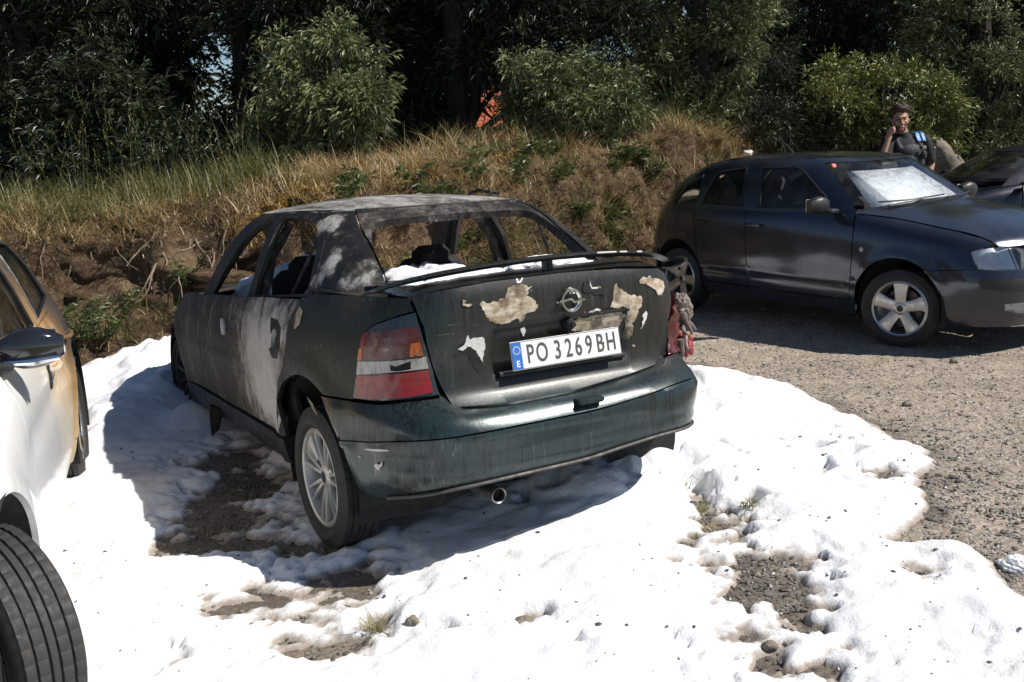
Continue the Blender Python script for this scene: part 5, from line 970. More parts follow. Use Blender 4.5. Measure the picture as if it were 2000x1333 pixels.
    # rear screen frame with its opening, roof, header
    hole = [(float(AG.s_y(y, z)), z) for y, z in crv([(.54, 1.115), (.50, 1.20), (.445, 1.30), (.385, 1.337), (.2, 1.347), (-.2, 1.347), (-.385, 1.337), (-.445, 1.30), (-.50, 1.20), (-.54, 1.115)], 4)]
    out = [(.553, 1.09), (.549, 1.15), (.561, 1.259), (.587, 1.32), (.612, 1.392)]; out = out + [(-s, z) for s, z in out[::-1]]
    rf = panel('rear_screen_frame', AG, [(.553, 1.085)] + out[1:-1] + [(-.553, 1.085)], M_BURN_FRAME, car, holes=[hole], thick=.035, back=True, off=-.004, step=.022, gap=.006)
    rfo = dome('roof', AG, 1.390, .058, M_BURN_ROOF, car)
    MB().tube([tuple(AG.pt(np.array([s]), np.array([1.392]), .002)[0]) for s in np.linspace(-.62, .62, 30)], .006, 6).build('roof_seam', M_BURN_C, rfo)
    m = MB(); m.tube([(1.75, -.49, 1.425), (1.68, -.52, 1.446), (1.45, -.47, 1.432), (1.30, -.43, 1.424)], [.006, .012, .010, .005], 6); m.build('loose_roof_strip', M_BURN_FRAME, car)
    ruled('bonnet', np.array([AL.pt(np.array([sx(x, .93)[0]]), np.array([.93 - max(0, x - 2.9) * .13]))[0] for x in np.linspace(2.7, 3.95, 24)]), np.array([AL.pt(np.array([sx(x, .93)[0]]), np.array([.93 - max(0, x - 2.9) * .13]))[0] * (1, -1, 1) for x in np.linspace(2.7, 3.95, 24)]), 14, M_BURN_FDOOR, car, .045)
    # ---- boot spoiler: a blade carried on its two ends
    ys = np.linspace(1, -1, 41); V = []
    for t in ys:
        y = .755 * t; e = abs(t); x = .165 + .20 * e ** 2.6; z = 1.172 - .072 * e ** 2.2 - .022 * e ** 9; ch = .090 - .015 * e - .03 * e ** 12; up = .03 * (1 - e ** 6)
        for k in range(10):
            a0 = 2 * math.pi * k / 10; V.append((x + ch / 2 * math.cos(a0) + .0, y, z + .0125 * (1 - .7 * e ** 7) * math.sin(a0) + .10 * (ch / 2) * -math.cos(a0)))
    F = [(i * 10 + k, i * 10 + (k + 1) % 10, (i + 1) * 10 + (k + 1) % 10, (i + 1) * 10 + k) for i in range(40) for k in range(10)] + [tuple(range(10)), tuple(reversed(range(400, 410)))]
    sp = mesh('spoiler', V, F, M_APAINT, car, True, 50)
    for sg in (-1,):
        f = MB()
        for k, (x, y, z, w, d, h) in enumerate(((.30, .735, 1.085, .16, .05, .06),)): f.tube([(.40, sg * .752, 1.062), (.34, sg * .762, 1.075), (.29, sg * .765, 1.088), (.24, sg * .755, 1.096)], [.012, .026, .024, .010], 10)
        f.build('spoiler_foot', M_APAINT, sp)
    b = MB(); b.box((.20, 0, 1.14), (.05, .03, .06), None, .006); b.build('spoiler_post', M_BLACKP, sp)
    for s0, s1 in ((-.28, -.18), (-.34, -.30), (-.43, -.40)):
        c = MB(); c.tube([(.155 + .17 * (abs(y) / .775) ** 2.6 - .055, y, 1.174 - .072 * (abs(y) / .775) ** 2.2 + .006) for y in np.linspace(s0, s1, 8)], .004, 6); c.build('blistered_paint', M_ASH, sp)
    # ---- exhaust, floor, wheels, seats
    e = MB(); e.lathe([(.022, .25), (.026, .0), (.030, -.004), (.033, 0), (.033, .10), (.026, .25)], 24, 'x', (.065, .36, .285)); e.build('exhaust_pipe', plain('exhaust_steel', (.30, .29, .28), .35, .9, .3), car)
    e = MB(); e.lathe([(.0005, .03), (.022, .03)], 16, 'x', (.065, .36, .285)); e.build('exhaust_bore', M_DARK, car)
    MB().box((2.4, 0, .36), (2.7, 1.15, .16), None, .05).build('floor_pan', M_DARK, car); MB().box((.75, 0, .40), (.95, 1.15, .16), None, .05).build('boot_floor', M_DARK, car); MB().box((.56, 0, .74), (.72, 1.30, .52), None, .04).build('boot_light_block', M_DARK, car); MB().lathe([(.001, 0), (.33, 0), (.36, .04), (.36, .2)], 40, 'z', (.60, -.06, .285)).build('underbody_light_block', M_DARK, car)  # unseen box in the boot and drum beneath it, added to block sun leaks
    M_RIMA = plain('hub_cap_silver', (.52, .51, .48), .38, .55, .15, 14); zw = -.0363
    Wi = lambda x, y, z: tuple(MA.inverted() @ (Matrix(((-.50428, -.86348, 0, .26835), (.86245, -.50422, 0, 3.87458), (0, 0, 1, 0), (0, 0, 0, 1))) @ Vector((x, y, z))))
    wheel(car, Wi(.79, .745, .302), .302, .190, .207, 'multi', 1, 0, M_RIMA); wheel(car, Wi(.79, -.745, .302), .302, .190, .207, 'multi', -1, 0, M_RIMA)
    for sg in (1, -1): wheel(car, Wi(3.42, sg * .70, .26), .270, .16, .20, 'ten', sg, .05, plain('burnt_rim', (.06, .055, .05), .8, .4) if 'burnt_rim' not in bpy.data.materials else bpy.data.materials['burnt_rim'], M_DARK)
    for sg in (1, -1):
        s = MB(); s.box((2.05, sg * .36, .86), (.12, .42, .46), Matrix.Rotation(-.2, 3, 'Y'), .05); s.box((2.0, sg * .36, 1.09), (.09, .24, .13), Matrix.Rotation(-.2, 3, 'Y'), .04); s.build('front_seat', M_DARK, car)
    s = MB(); s.box((1.05, 0, .82), (.16, 1.2, .40), Matrix.Rotation(-.25, 3, 'Y'), .05); s.build('rear_seat', M_DARK, car)
    MB().box((2.95, 0, .88), (.25, 1.3, .16), None, .05).build('dashboard', M_DARK, car)
    MB().box((.78, 0, 1.02), (.42, 1.1, .03), None, .01).build('parcel_shelf', M_DARK, car)
    # hanging plastic by the sill
    g = MB(); p = Vector(AL.pt(np.array([sx(2.35, .33)[0]]), np.array([.33]), .01)[0])
    for k in range(4): g.tube([p + Vector((.05 * k, 0, 0)), p + Vector((.05 * k + .01, .01, -.06)), p + Vector((.05 * k + .03, .015, -.12 - .02 * k))], [.018, .014, .005], 6)
    g.build('melted_trim', M_DARK, car)
    # foam that filled the cabin
    heap((2.45, .12, .70), (.60, .52, .36), 'white foam filling the front of the burnt cabin', 21, 'cabin_foam', None, MA); heap((1.45, -.05, .74), (.36, .50, .30), 'white foam heaped on the rear seat of the burnt car', 22, 'cabin_foam', None, MA)
    heap((.78, .22, 1.0), (.26, .30, .13), 'white foam lying on the parcel shelf of the burnt car', 23, 'cabin_foam', None, MA); heap((.40, .30, 1.085), (.12, .30, .05), 'white foam left on the boot lid under the spoiler', 24, 'cabin_foam', None, MA); heap((.55, -.2, 1.07), (.16, .22, .07), 'small foam remnant on the boot lid of the burnt car', 25, 'cabin_foam', None, MA)
    return car
astra()

# ================================================================== whole cars
def glass_mat(name, tint, refl=.9):
    m = NT(name); t = m.n('ShaderNodeBsdfTransparent'); m.put(t.inputs[0], (*tint, 1)); g = m.n('ShaderNodeBsdfGlossy'); g.inputs['Roughness'].default_value = .03; m.put(g.inputs[0], (refl, refl, refl, 1))
    lw = m.n('ShaderNodeFresnel'); lw.inputs[0].default_value = 1.5; mx = m.n('ShaderNodeMixShader'); d = m.n('ShaderNodeBsdfDiffuse'); m.put(d.inputs[0], (.35, .33, .30, 1))
    dm = m.n('ShaderNodeMixShader'); m.put(dm.inputs[0], m.rng(m.noise(m.co(), 6, 5), .4, .8, .02, .10)); m.t.links.new(t.outputs[0], dm.inputs[1]); m.t.links.new(d.outputs[0], dm.inputs[2])
    m.t.links.new(lw.outputs[0], mx.inputs[0]); m.t.links.new(dm.outputs[0], mx.inputs[1]); m.t.links.new(g.outputs[0], mx.inputs[2]); m.t.links.new(mx.outputs[0], m.out.inputs[0]); return m.m
M_GLASS = glass_mat('window_glass', (.78, .84, .80), .7); M_WSCREEN = glass_mat('windscreen_glass', (.88, .91, .925), 1.0); M_LAMPG = glass_mat('lamp_glass', (.92, .94, .96))
M_TRIM = plain('window_trim', (.012, .012, .013), .5); M_SEATF = plain('seat_fabric', (.02, .02, .022), .9); M_SHADE = plain('silver_shade', (.80, .815, .84), .30, .55, .05, 12, .25); M_RUBB = M_RUB
M_LAMPR = plain('lamp_reflector', (.80, .81, .82), .35, .35, .1)
def gridpatch(name, hull, z0, z1, yh, mat, parent, front=True, off=0.0, nz=14, ny=26):
    V = []
    for z in np.linspace(z0, z1, nz):
        y = np.linspace(-yh(z), yh(z), ny); zz = np.full(ny, z); s = hull.s_y(y, zz, front); V.append(hull.pt(np.where(s == 0, 1e-4, s), zz, off))
    Q = grid(nz, ny); VV = np.concatenate(V); k = len(Q) // 2; n_ = np.cross(VV[Q[k, 1]] - VV[Q[k, 0]], VV[Q[k, 3]] - VV[Q[k, 0]])
    if n_[0] * (1 if front else -1) < 0: Q = Q[:, ::-1]
    return big_mesh(name, VV, Q, mat, parent, True)
def hatch(name, label, M, S, pm, group=None, rim='five', steer=0.0, extras=None, spin=.3, cat='car'):
    car = thing(name, label, cat, M, group); L, G = S['L'], S['G']; sx = lambda x, z: (float(L.s_x(x, z)), z); gs = lambda x, z: (float(G.s_x(x, z)), z); XW = (0.0, -S['wb']); R_ = S['arch_r']; zc = S['arch_z']
    parts = {}
    for sg in (1, -1):
        fdg, bg, rdg, hood, belt = S['fd'], S['B'], S['rd'], S['hood'], S['belt']
        F1, F2, F3 = crv(fdg, 4), crv(bg, 4), crv(rdg, 4); st = S['sill_t']; lo = S['bumper_x']
        fen = list(map(tuple, F1[::-1])) + [q for q in hood] + [S['lamp_top']] + [S['lamp_low']] + [S['bump_f'][0]] + [tuple(q) for q in arc(XW[0], zc, R_, S['arch_a0'], 184, 28)]
        parts['fender', sg] = panel('front_fender', L, XZ(fen), pm, car, sg=sg, gap=.004)
        d1 = panel('front_door', L, XZ(list(map(tuple, F1)) + list(map(tuple, F2[::-1])) + [((fdg[0][0] + bg[0][0]) / 2, belt)]), pm, car, sg=sg, gap=.004)
        d2 = panel('rear_door', L, XZ(list(map(tuple, F2)) + list(map(tuple, F3[::-1])) + [((rdg[0][0] + bg[0][0]) / 2, belt)]), pm, car, sg=sg, gap=.004)
        for dd_, (hx, hz) in ((d1, S['handle'][0]), (d2, S['handle'][1])):
            P = L.pt(np.array([sx(hx - .07, hz)[0], sx(hx, hz)[0], sx(hx + .07, hz)[0]]) * sg, np.array([hz] * 3), .0); n_ = L.normal(np.array([sx(hx, hz)[0]]) * sg, np.array([hz]))[0] * .03
            MB().tube([P[0], P[0] + n_, P[1] + n_ * 1.1, P[2] + n_, P[2]], [.008, .011, .012, .011, .008], 8).build('handle', pm, dd_)
        qt = list(map(tuple, F3)) + [tuple(q) for q in arc(XW[1], zc, R_, 0, 150, 26)] + [(XW[1] - R_ * .9, S['rb_z']), (S['rear_x'] + .10, S['rb_z']), (S['rear_x'] + .10, .93), (S['rear_x'] + .2, belt + .0), (rdg[0][0] - .3, belt + .005)]
        parts['quarter', sg] = panel('rear_quarter', L, XZ(qt), pm, car, sg=sg, gap=.004)
        panel('sill', L, XZ([(XW[0] - R_ - .01, st), (XW[1] + R_ + .01, st), (XW[1] + R_ + .01, S['sill_b']), (XW[0] - R_ - .01, S['sill_b'])]), pm, car, sg=sg, off=-.004, thick=.06)
        b0, b1 = S['bump_f']
        fb = [sx(*b0)] + [(float(L.s_x(x, z)), z) for x, z in arc(XW[0], zc, R_, S['arch_a0'], -18, 14)] + [sx(XW[0] + R_ * .98 + .03, S['bump_z0']), (L.smax, S['bump_z0']), (L.smax, S['bump_z1']), (S['lamp'][3][0], S['lamp'][3][1] - .006)] + [(q[0], q[1] - .006) for q in S['lamp'][3:1:-1]] + [sx(*S['lamp_low'])]
        parts['fbump', sg] = panel('front_bumper', L, fb, pm, car, sg=sg, off=.008, thick=.05, gap=.002 if False else 0.0, holes=[S['strip'], S['fog']])
        parts['strip', sg] = panel('bumper_strip', L, S['strip'], M_BLACKP, parts['fbump', sg], sg=sg, off=.010, thick=.02, gap=.001); parts['fog', sg] = panel('fog_lamp', L, S['fog'], M_LAMPR, parts['fbump', sg], sg=sg, off=-.012, thick=.0, gap=0)
        panel('fog_glass', L, S['fog'], M_LAMPG, parts['fbump', sg], sg=sg, off=.004, thick=.0, gap=.001)
        lm = panel('headlight', L, S['lamp'], M_LAMPG, car, sg=sg, off=.006, thick=.01, gap=.002)
        panel('reflector', L, S['lamp'], M_LAMPR, lm, sg=sg, off=-.022, thick=0, gap=0, step=.012, extra=lambda P, s, z: .012 * np.abs(np.sin((np.abs(s) - S['lamp'][0][0]) * 16)))
        for bs, bz in S['bulbs']:
            p = L.pt(np.array([bs * sg]), np.array([bz]), -.03)[0]; n_ = L.normal(np.array([bs * sg]), np.array([bz]))[0]; MB().tube([p - n_ * .02, p + n_ * .012], .024, 16).build('bulb_shroud', M_BLACKP, lm)
        rb = [sx(XW[1] - R_ * .96, S['rb_z'] - .004)] + [(float(L.s_x(x, z)), z) for x, z in arc(XW[1], zc, R_, 150, 196, 10)] + [sx(XW[1] - R_ - .02, S['bump_z0'] + .04), (0, S['bump_z0'] + .04), (0, S['rb_z'] - .004)]
        panel('rear_bumper', L, rb, pm, car, sg=sg, off=.01, thick=.04, gap=0)
        tlp = [sx(S['rear_x'] + .10, .93), sx(S['rear_x'] + .10, S['rb_z'] + .02), (.52, S['rb_z'] + .02), (.56, .93)]; panel('tail_light', L, tlp, M_REDL, car, sg=sg, off=.003, thick=.03)
        # glasshouse side with glazing
        wins = S['wins']; o = [gs(*q) for q in S['gout']]
        fr = panel('window_surround', G, o, pm, car, sg=sg, holes=[XZ(w) for w in wins], thick=.03, back=True, off=.001, step=.03, gap=.001)
        for w in wins:
            W_ = np.array(w); g = panel('window', G, XZ(w), M_GLASS, fr, sg=sg, off=-.008, thick=0, gap=0)
            tr_ = inset(dense(W_, .03), .004 if True else 0); s_ = G.s_x(tr_[:, 0], tr_[:, 1]) * sg; P = G.pt(s_, tr_[:, 1], .001); MB().tube([tuple(p) for p in P] + [tuple(P[0])], .007, 6, False).build('window_seal', M_TRIM, g)
        liner(car, XW[0], zc, R_ + .012, sg * .40, sg * (S['wy'] - .04)); liner(car, XW[1], zc, R_ + .012, sg * .40, sg * (S['wy'] - .04))
        for k, xw in enumerate(XW): wheel(car, (xw, sg * ((S['wy'] if k == 0 else S.get('wy_r', S['wy'])) - S['tw'] / 2), S['tr']), S['tr'], S['tw'], S['rim'], rim, sg, steer if k == 0 else 0, None, None, spin + .3 * k)
        panel('door_inner', L, XZ([(fdg[0][0] - .05, belt - .05), (rdg[0][0] + .1, belt - .05), (rdg[0][0] + .1, .4), (fdg[0][0] - .05, .4)]), M_TRIM, car, sg=sg, off=-.07, thick=.02, back=True)
        # door mirror
        mx, my, mz = S['mirror']; mh = MB(); V = []; n = 12
        for k in range(7):
            q = k / 6; yy = my - .10 + .20 * q; r = math.sin(math.pi * (.12 + .80 * q)) ** .6
            for j in range(n): a0 = 2 * math.pi * j / n; V.append((mx + .055 * r * math.copysign(abs(math.cos(a0)) ** .7, math.cos(a0)), sg * yy, mz + .072 * r * math.copysign(abs(math.sin(a0)) ** .7, math.sin(a0))))
        F = [(k * n + j, k * n + (j + 1) % n, (k + 1) * n + (j + 1) % n, (k + 1) * n + j) for k in range(6) for j in range(n)] + [tuple(range(n)), tuple(reversed(range(6 * n, 7 * n)))]
        mr = mesh('door_mirror', V, F, S.get('mirror_mat', M_BLACKP), car, True, 60); MB().box((mx - .054, sg * my, mz), (.008, .15, .10), None, .003).build('mirror_glass', M_CHROME, mr); MB().box((mx + .03, sg * (my - .11), mz - .05), (.10, .10, .035), None, .01).build('mirror_foot', M_BLACKP, mr)
        parts['mirror', sg] = mr
    # bonnet: strips across between the fender edges
    xs = np.array([q[0] for q in S['hood_edge']]); zs = np.array([q[1] for q in S['hood_edge']]); xx = np.linspace(xs[0], xs[-1], 40); zz = pchip(xs, zs)(xx); E = L.pt(L.s_x(xx, zz), zz); V = []
    for k in range(25): t = k / 12 - 1; V.append(np.stack([E[:, 0] + .10 * (1 - t * t) * sstep(xs[0] + .7, xs[-1], xx) + .20 * (1 - t * t) * sstep(xs[0] + .5, xs[0], xx), E[:, 1] * t * .997, E[:, 2] + S['hood_crown'] * (1 - abs(t) ** 2.4) * sstep(xs[-1] + .1, xs[-1] - .4, xx) + .003], -1))
    big_mesh('bonnet', np.concatenate(V), grid(25, 40), pm, car, True)
    V = [np.array([xx[0] + .20 * (1 - (k / 12 - 1) ** 2), E[0, 1] * (k / 12 - 1), E[0, 2] - .01 + S['hood_crown'] * (1 - abs(k / 12 - 1) ** 2.4)]) for k in range(25)]; ws0 = S['ws'][0]
    C2 = [G.pt(np.array([float(G.s_y(v[1] * .90 if abs(v[1]) > .01 else .01, ws0 - .03, True))]), np.array([ws0 - .03]))[0] for v in V]; ruled('scuttle', np.array(V), np.array(C2), 3, M_BLACKP, car)
    # screens, roof
    yh = lambda z: S['ws_y'](z); w = gridpatch('windscreen', G, S['ws'][0], S['ws'][1], yh, M_WSCREEN, car, True, -.004); parts['ws'] = w
    for a_, b_, nm in ((S['ws'][1], S['ws'][1] + .035, 'roof_header'),): gridpatch(nm, G, a_, b_, lambda z: yh(z) + .02, pm, car, True, 0)
    gridpatch('tailgate_glass', G, 1.02, 1.30, lambda z: .60 - .3 * (z - 1.02), M_GLASS, car, False, -.004); gridpatch('tailgate', L, S['rb_z'] + .02, .99, lambda z: .60, pm, car, False, 0.0); gridpatch('tailgate_header', G, 1.30, 1.40, lambda z: .50, pm, car, False, 0); gridpatch('tailgate_sill', G, .95, 1.02, lambda z: .62, pm, car, False, 0)
    gridpatch('front_panel', L, S['bump_z1'], .80, lambda z: .42, M_BLACKP, car, True, -.01)
    dome('roof', G, 1.388, .035, pm, car)
    # wipers
    for y0, y1 in S['wipers']:
        pts = [];
        for k in range(8): q = k / 7; y = y0 + (y1 - y0) * q; z = S['ws'][0] + .012 + .02 * q; pts.append(tuple(G.pt(np.array([float(G.s_y(y, z, True))]), np.array([z]), .016)[0]))
        wp = MB(); wp.tube(pts, [.007] * 8, 6); o = wp.build('wiper', M_BLACKP, car); MB().tube([pts[4], tuple(np.array(pts[2]) + (.06, 0, -.015)), tuple(np.array(pts[0]) + (.09, 0, -.03))], [.006, .008, .012], 6).build('wiper_arm', M_BLACKP, o)
    # inside
    for sg in (1, -1):
        for xs_ in (S['seat_x'], S['seat_x'] - .85):
            s = MB(); s.box((xs_, sg * .36, .70), (.14, .46, .62), Matrix.Rotation(-.22, 3, 'Y'), .06); s.box((xs_ - .10, sg * .36, 1.09), (.09, .24, .17), Matrix.Rotation(-.15, 3, 'Y'), .04); s.box((xs_ + .27, sg * .36, .47), (.50, .48, .14), None, .05); s.build('seat', M_SEATF, car)
    MB().box((S['seat_x'] + .75, 0, .84), (.42, 1.36, .22), None, .08).build('dashboard', M_SEATF, car); MB().box((-1.25, 0, .30), (2.2, 1.2, .14), None, .04).build('floor_pan', M_DARK, car)
    sw = MB(); th = np.linspace(0, 2 * np.pi, 33); sw.tube([(S['seat_x'] + .48 + .07 * math.sin(t), .36 + .18 * math.cos(t), .93 + .17 * math.sin(t)) for t in th], .014, 8, False); sw.tube([(S['seat_x'] + .50, .20, .92), (S['seat_x'] + .50, .52, .92)], .012, 6); sw.build('steering_wheel', M_BLACKP, car)
    if extras: extras(car, S, parts)
    return car
SEAT = dict(L=Hull(w=[(.10, .70), (.2, .76), (.3, .80), (.45, .822), (.6, .828), (.75, .82), (.88, .80), (.97, .765), (1.05, .725)], xr=[(.10, -2.98), (.3, -3.10), (.5, -3.12), (.7, -3.08), (.9, -3.02), (1.05, -2.93)],
                   xf=[(.10, .60), (.2, .72), (.32, .77), (.50, .78), (.60, .75), (.70, .70), (.80, .64), (.88, .45), (.95, .12), (1.05, -.30)], xc=-1.2, nr=5, nf=4, zref=.6,
                   disp=lambda P, s: .010 * np.exp(-((P[..., 2] - .455) / .02) ** 2) * sstep(-.05, -.25, P[..., 0]) * (np.abs(P[..., 1]) > .6) - .010 * np.exp(-((P[..., 2] - .42) / .014) ** 2) * sstep(-.25, -.45, P[..., 0]) * (np.abs(P[..., 1]) > .6) * sstep(-2.3, -2.0, P[..., 0]) + sum(.012 * np.exp(-((np.hypot(P[..., 0] - xw, P[..., 2] - .30) - .38) / .04) ** 2) * (np.abs(P[..., 1]) > .55) for xw in (0, -2.44))),
            G=Hull(w=[(.92, .785), (.97, .768), (1.05, .74), (1.2, .68), (1.33, .605), (1.38, .55), (1.42, .44)], xr=[(.92, -3.0), (1.0, -2.95), (1.2, -2.74), (1.33, -2.46), (1.38, -2.25), (1.42, -1.9)], xf=[(.92, -.03), (1.0, -.14), (1.1, -.30), (1.25, -.55), (1.35, -.74), (1.38, -.82), (1.42, -1.0)], xc=-1.6, nr=4.5, nf=3.5, zref=1.05),
            wb=2.44, arch_r=.362, arch_z=.305, arch_a0=52, tr=.29, tw=.185, rim=.205, wy=.80,
            fd=[(-.44, .975), (-.405, .90), (-.394, .812), (-.392, .595), (-.419, .33), (-.46, .312)], B=[(-1.58, .958), (-1.555, .87), (-1.535, .733), (-1.515, .504), (-1.52, .335), (-1.525, .315)], rd=[(-2.25, .985), (-2.20, .80), (-2.16, .62), (-2.12, .50), (-2.07, .40), (-2.05, .312)],
            hood=[(-.30, .965), (-.10, .945), (.15, .905), (.35, .868), (.50, .828), (.552, .806), (.590, .782), (.575, .765)], hood_edge=[(-.44, .978), (-.185, .957), (.047, .924), (.267, .886), (.429, .852), (.552, .808), (.60, .775), (.615, .757)], hood_crown=.075, lamp_top=(.493, .740), lamp_low=(.555, .612), bump_f=[(.225, .590), (.6, .6)],
            lamp=[(4.275, .735), (4.262, .695), (4.290, .62), (4.336, .611), (4.463, .608), (4.60, .606), (4.66, .72), (4.63, .758), (4.50, .764), (4.36, .757)], strip=[(4.275, .549), (4.265, .519), (4.29, .479), (4.58, .451), (4.90, .448), (4.90, .545), (4.58, .546)], fog=[(4.437, .37), (4.44, .314), (4.60, .285), (4.70, .285), (4.72, .376), (4.59, .376)], bulbs=[(4.34, .69), (4.57, .68)],
            bump_z0=.20, bump_z1=.60, bumper_x=.3, sill_t=.308, sill_b=.20, belt=.966, handle=[(-1.42, .845), (-2.12, .845)], rb_z=.56, rear_x=-3.1,
            wins=[[(-1.435, .978), (-1.52, 1.32), (-1.16, 1.327), (-1.08, 1.30), (-1.006, 1.255), (-.775, 1.10), (-.715, .995)], [(-2.155, .995), (-2.13, 1.10), (-2.06, 1.285), (-1.71, 1.32), (-1.62, .985)], [(-2.60, .985), (-2.45, 1.16), (-2.25, 1.255), (-2.215, 1.15), (-2.225, 1.003)]],
            gout=[(-.46, .96), (-.62, 1.12), (-.82, 1.27), (-.99, 1.375), (-1.25, 1.395), (-1.7, 1.395), (-2.2, 1.37), (-2.42, 1.31), (-2.62, 1.20), (-2.80, 1.05), (-2.88, .955)], ws=(1.03, 1.352), ws_y=lambda z: .665 - .42 * (z - 1.03) - .35 * (z - 1.03) ** 2, mirror=(-.63, .93, 1.045), wipers=[(-.55, .05), (.05, .60)], seat_x=-1.30)
def seat_extras(car, S, P):
    G, L = S['G'], S['L']
    o = gridpatch('sun_shade', G, S['ws'][0] + .015, S['ws'][1] - .03, lambda z: S['ws_y'](z) - .07, M_SHADE, car, True, -.05, 40, 90); v = np.empty(len(o.data.vertices) * 3, np.float32); o.data.vertices.foreach_get('co', v); v = v.reshape(-1, 3)
    v[:, 0] += .020 * fbm(v[:, 1] * 3, v[:, 2] * 4, 0, 2, 3) + .008 * np.sin(v[:, 1] * 9) - .012; o.data.vertices.foreach_set('co', v.ravel()); o.data.update()
    p = G.pt(np.array([float(G.s_y(-.50, 1.325, True))]), np.array([1.325]), .004)[0]; m = MB(); m.box(tuple(p), (.035, .045, .004), Matrix.Rotation(.95, 3, 'Y')); m.build('red_sticker', plain('sticker_red', (.5, .05, .03), .5), car, False)
    MB().tube([(-1.75, -.02, 1.415), (-1.80, -.02, 1.46), (-1.93, -.02, 1.56)], [.012, .006, .003], 6).build('aerial', M_BLACKP, car)
    p = L.pt(np.array([-float(L.s_x(-.304, .716))]), np.array([.716]), .002)[0]; q = MB(); q.lathe([(.0005, -.008), (.016, -.006), (.02, 0)], 16, 'y', tuple(p)); q.build('side_repeater', M_CLR, car)
    for sx_ in (0,):
        MB().box((S['G'].pt(np.array([float(G.s_y(0.02, 1.33, True))]), np.array([1.33]), -.05)[0][0], 0, 1.30), (.03, .20, .06), None, .012).build('rear_view_mirror', M_BLACKP, car)
MS = Matrix(((.51569, .85677, 0, 3.54154), (-.85677, .51569, 0, 7.90240), (0, 0, 1, 0), (0, 0, 0, 1)))
P_SEAT = paint('grey_blue_paint', (.018, .025, .042), (.16, .16, .165), .09, .14, .5, .9)
hatch('parked_hatchback', 'dark grey blue five door hatchback with silver five spoke wheels and windscreen shade', MS, SEAT, P_SEAT, None, 'five', .32, seat_extras, .35)
# the dark blue car at the edge
MBl = Matrix.Translation((5.62, 12.9, -.14)) @ Matrix.Rotation(math.radians(188), 4, 'Z')
BLUE = dict(SEAT); BLUE.update(G=Hull(w=[(.92, .785), (.97, .768), (1.05, .74), (1.2, .68), (1.33, .605), (1.38, .55), (1.42, .44)], xr=[(.92, -3.0), (1.0, -2.95), (1.2, -2.74), (1.33, -2.46), (1.38, -2.25), (1.42, -1.9)], xf=[(.92, .32), (1.0, .18), (1.1, -.03), (1.25, -.38), (1.35, -.66), (1.38, -.78), (1.42, -1.0)], xc=-1.6, nr=4.5, nf=3.5, zref=1.05),
    wins=[[(-1.435, .978), (-1.52, 1.32), (-1.16, 1.327), (-1.02, 1.285), (-.80, 1.17), (-.58, 1.02), (-.56, .99)], SEAT['wins'][1], SEAT['wins'][2]], gout=[(-.20, .96), (-.42, 1.12), (-.72, 1.27), (-.96, 1.375)] + SEAT['gout'][4:], mirror=(-.45, .93, 1.045))
hatch('blue_car', 'dark blue car parked beyond the grey hatchback beside the boulders', MBl, BLUE, paint('blue_paint', (.004, .005, .016), (.10, .10, .10), .03, .25, .2, .4), None, 'five', 0.0)

# ---- the white car, scorched at the back
def mat_white():
    m = NT('scorched_white_paint'); c = m.co(); x, y, z = m.xyz(c); n = m.noise(c, 2.2, 6, .62, .5); st = m.noise(m.map(c, (3, 20, 20)), 1.4, 5, .6)
    d = m.math('ADD', m.math('ADD', m.math('MULTIPLY', x, -1.0), m.math('MULTIPLY', m.math('SUBTRACT', z, .6), 1.25)), m.math('MULTIPLY', m.math('SUBTRACT', n, .5), 1.3))
    col = m.ramp(m.rng(d, .9, 3.1, 0, 1, False), [(0, (.80, .80, .79)), (.16, (.79, .76, .70)), (.30, (.74, .66, .52)), (.42, (.60, .46, .29)), (.52, (.45, .30, .15)), (.60, (.30, .18, .08)), (.70, (.14, .085, .045)), (.82, (.05, .04, .035)), (1, (.03, .028, .026))])
    col = m.mix(m.rng(m.noise(c, 40, 4), .62, .75, 0, .25), col, (.25, .20, .15)); m.set(col=col, rough=m.rng(d, 1.0, 2.4, .22, .6), coat=m.rng(d, 1.0, 2.2, .6, .05), coatr=.08); m.bump(n, .05, .004); return m.m
WHITE = dict(SEAT)
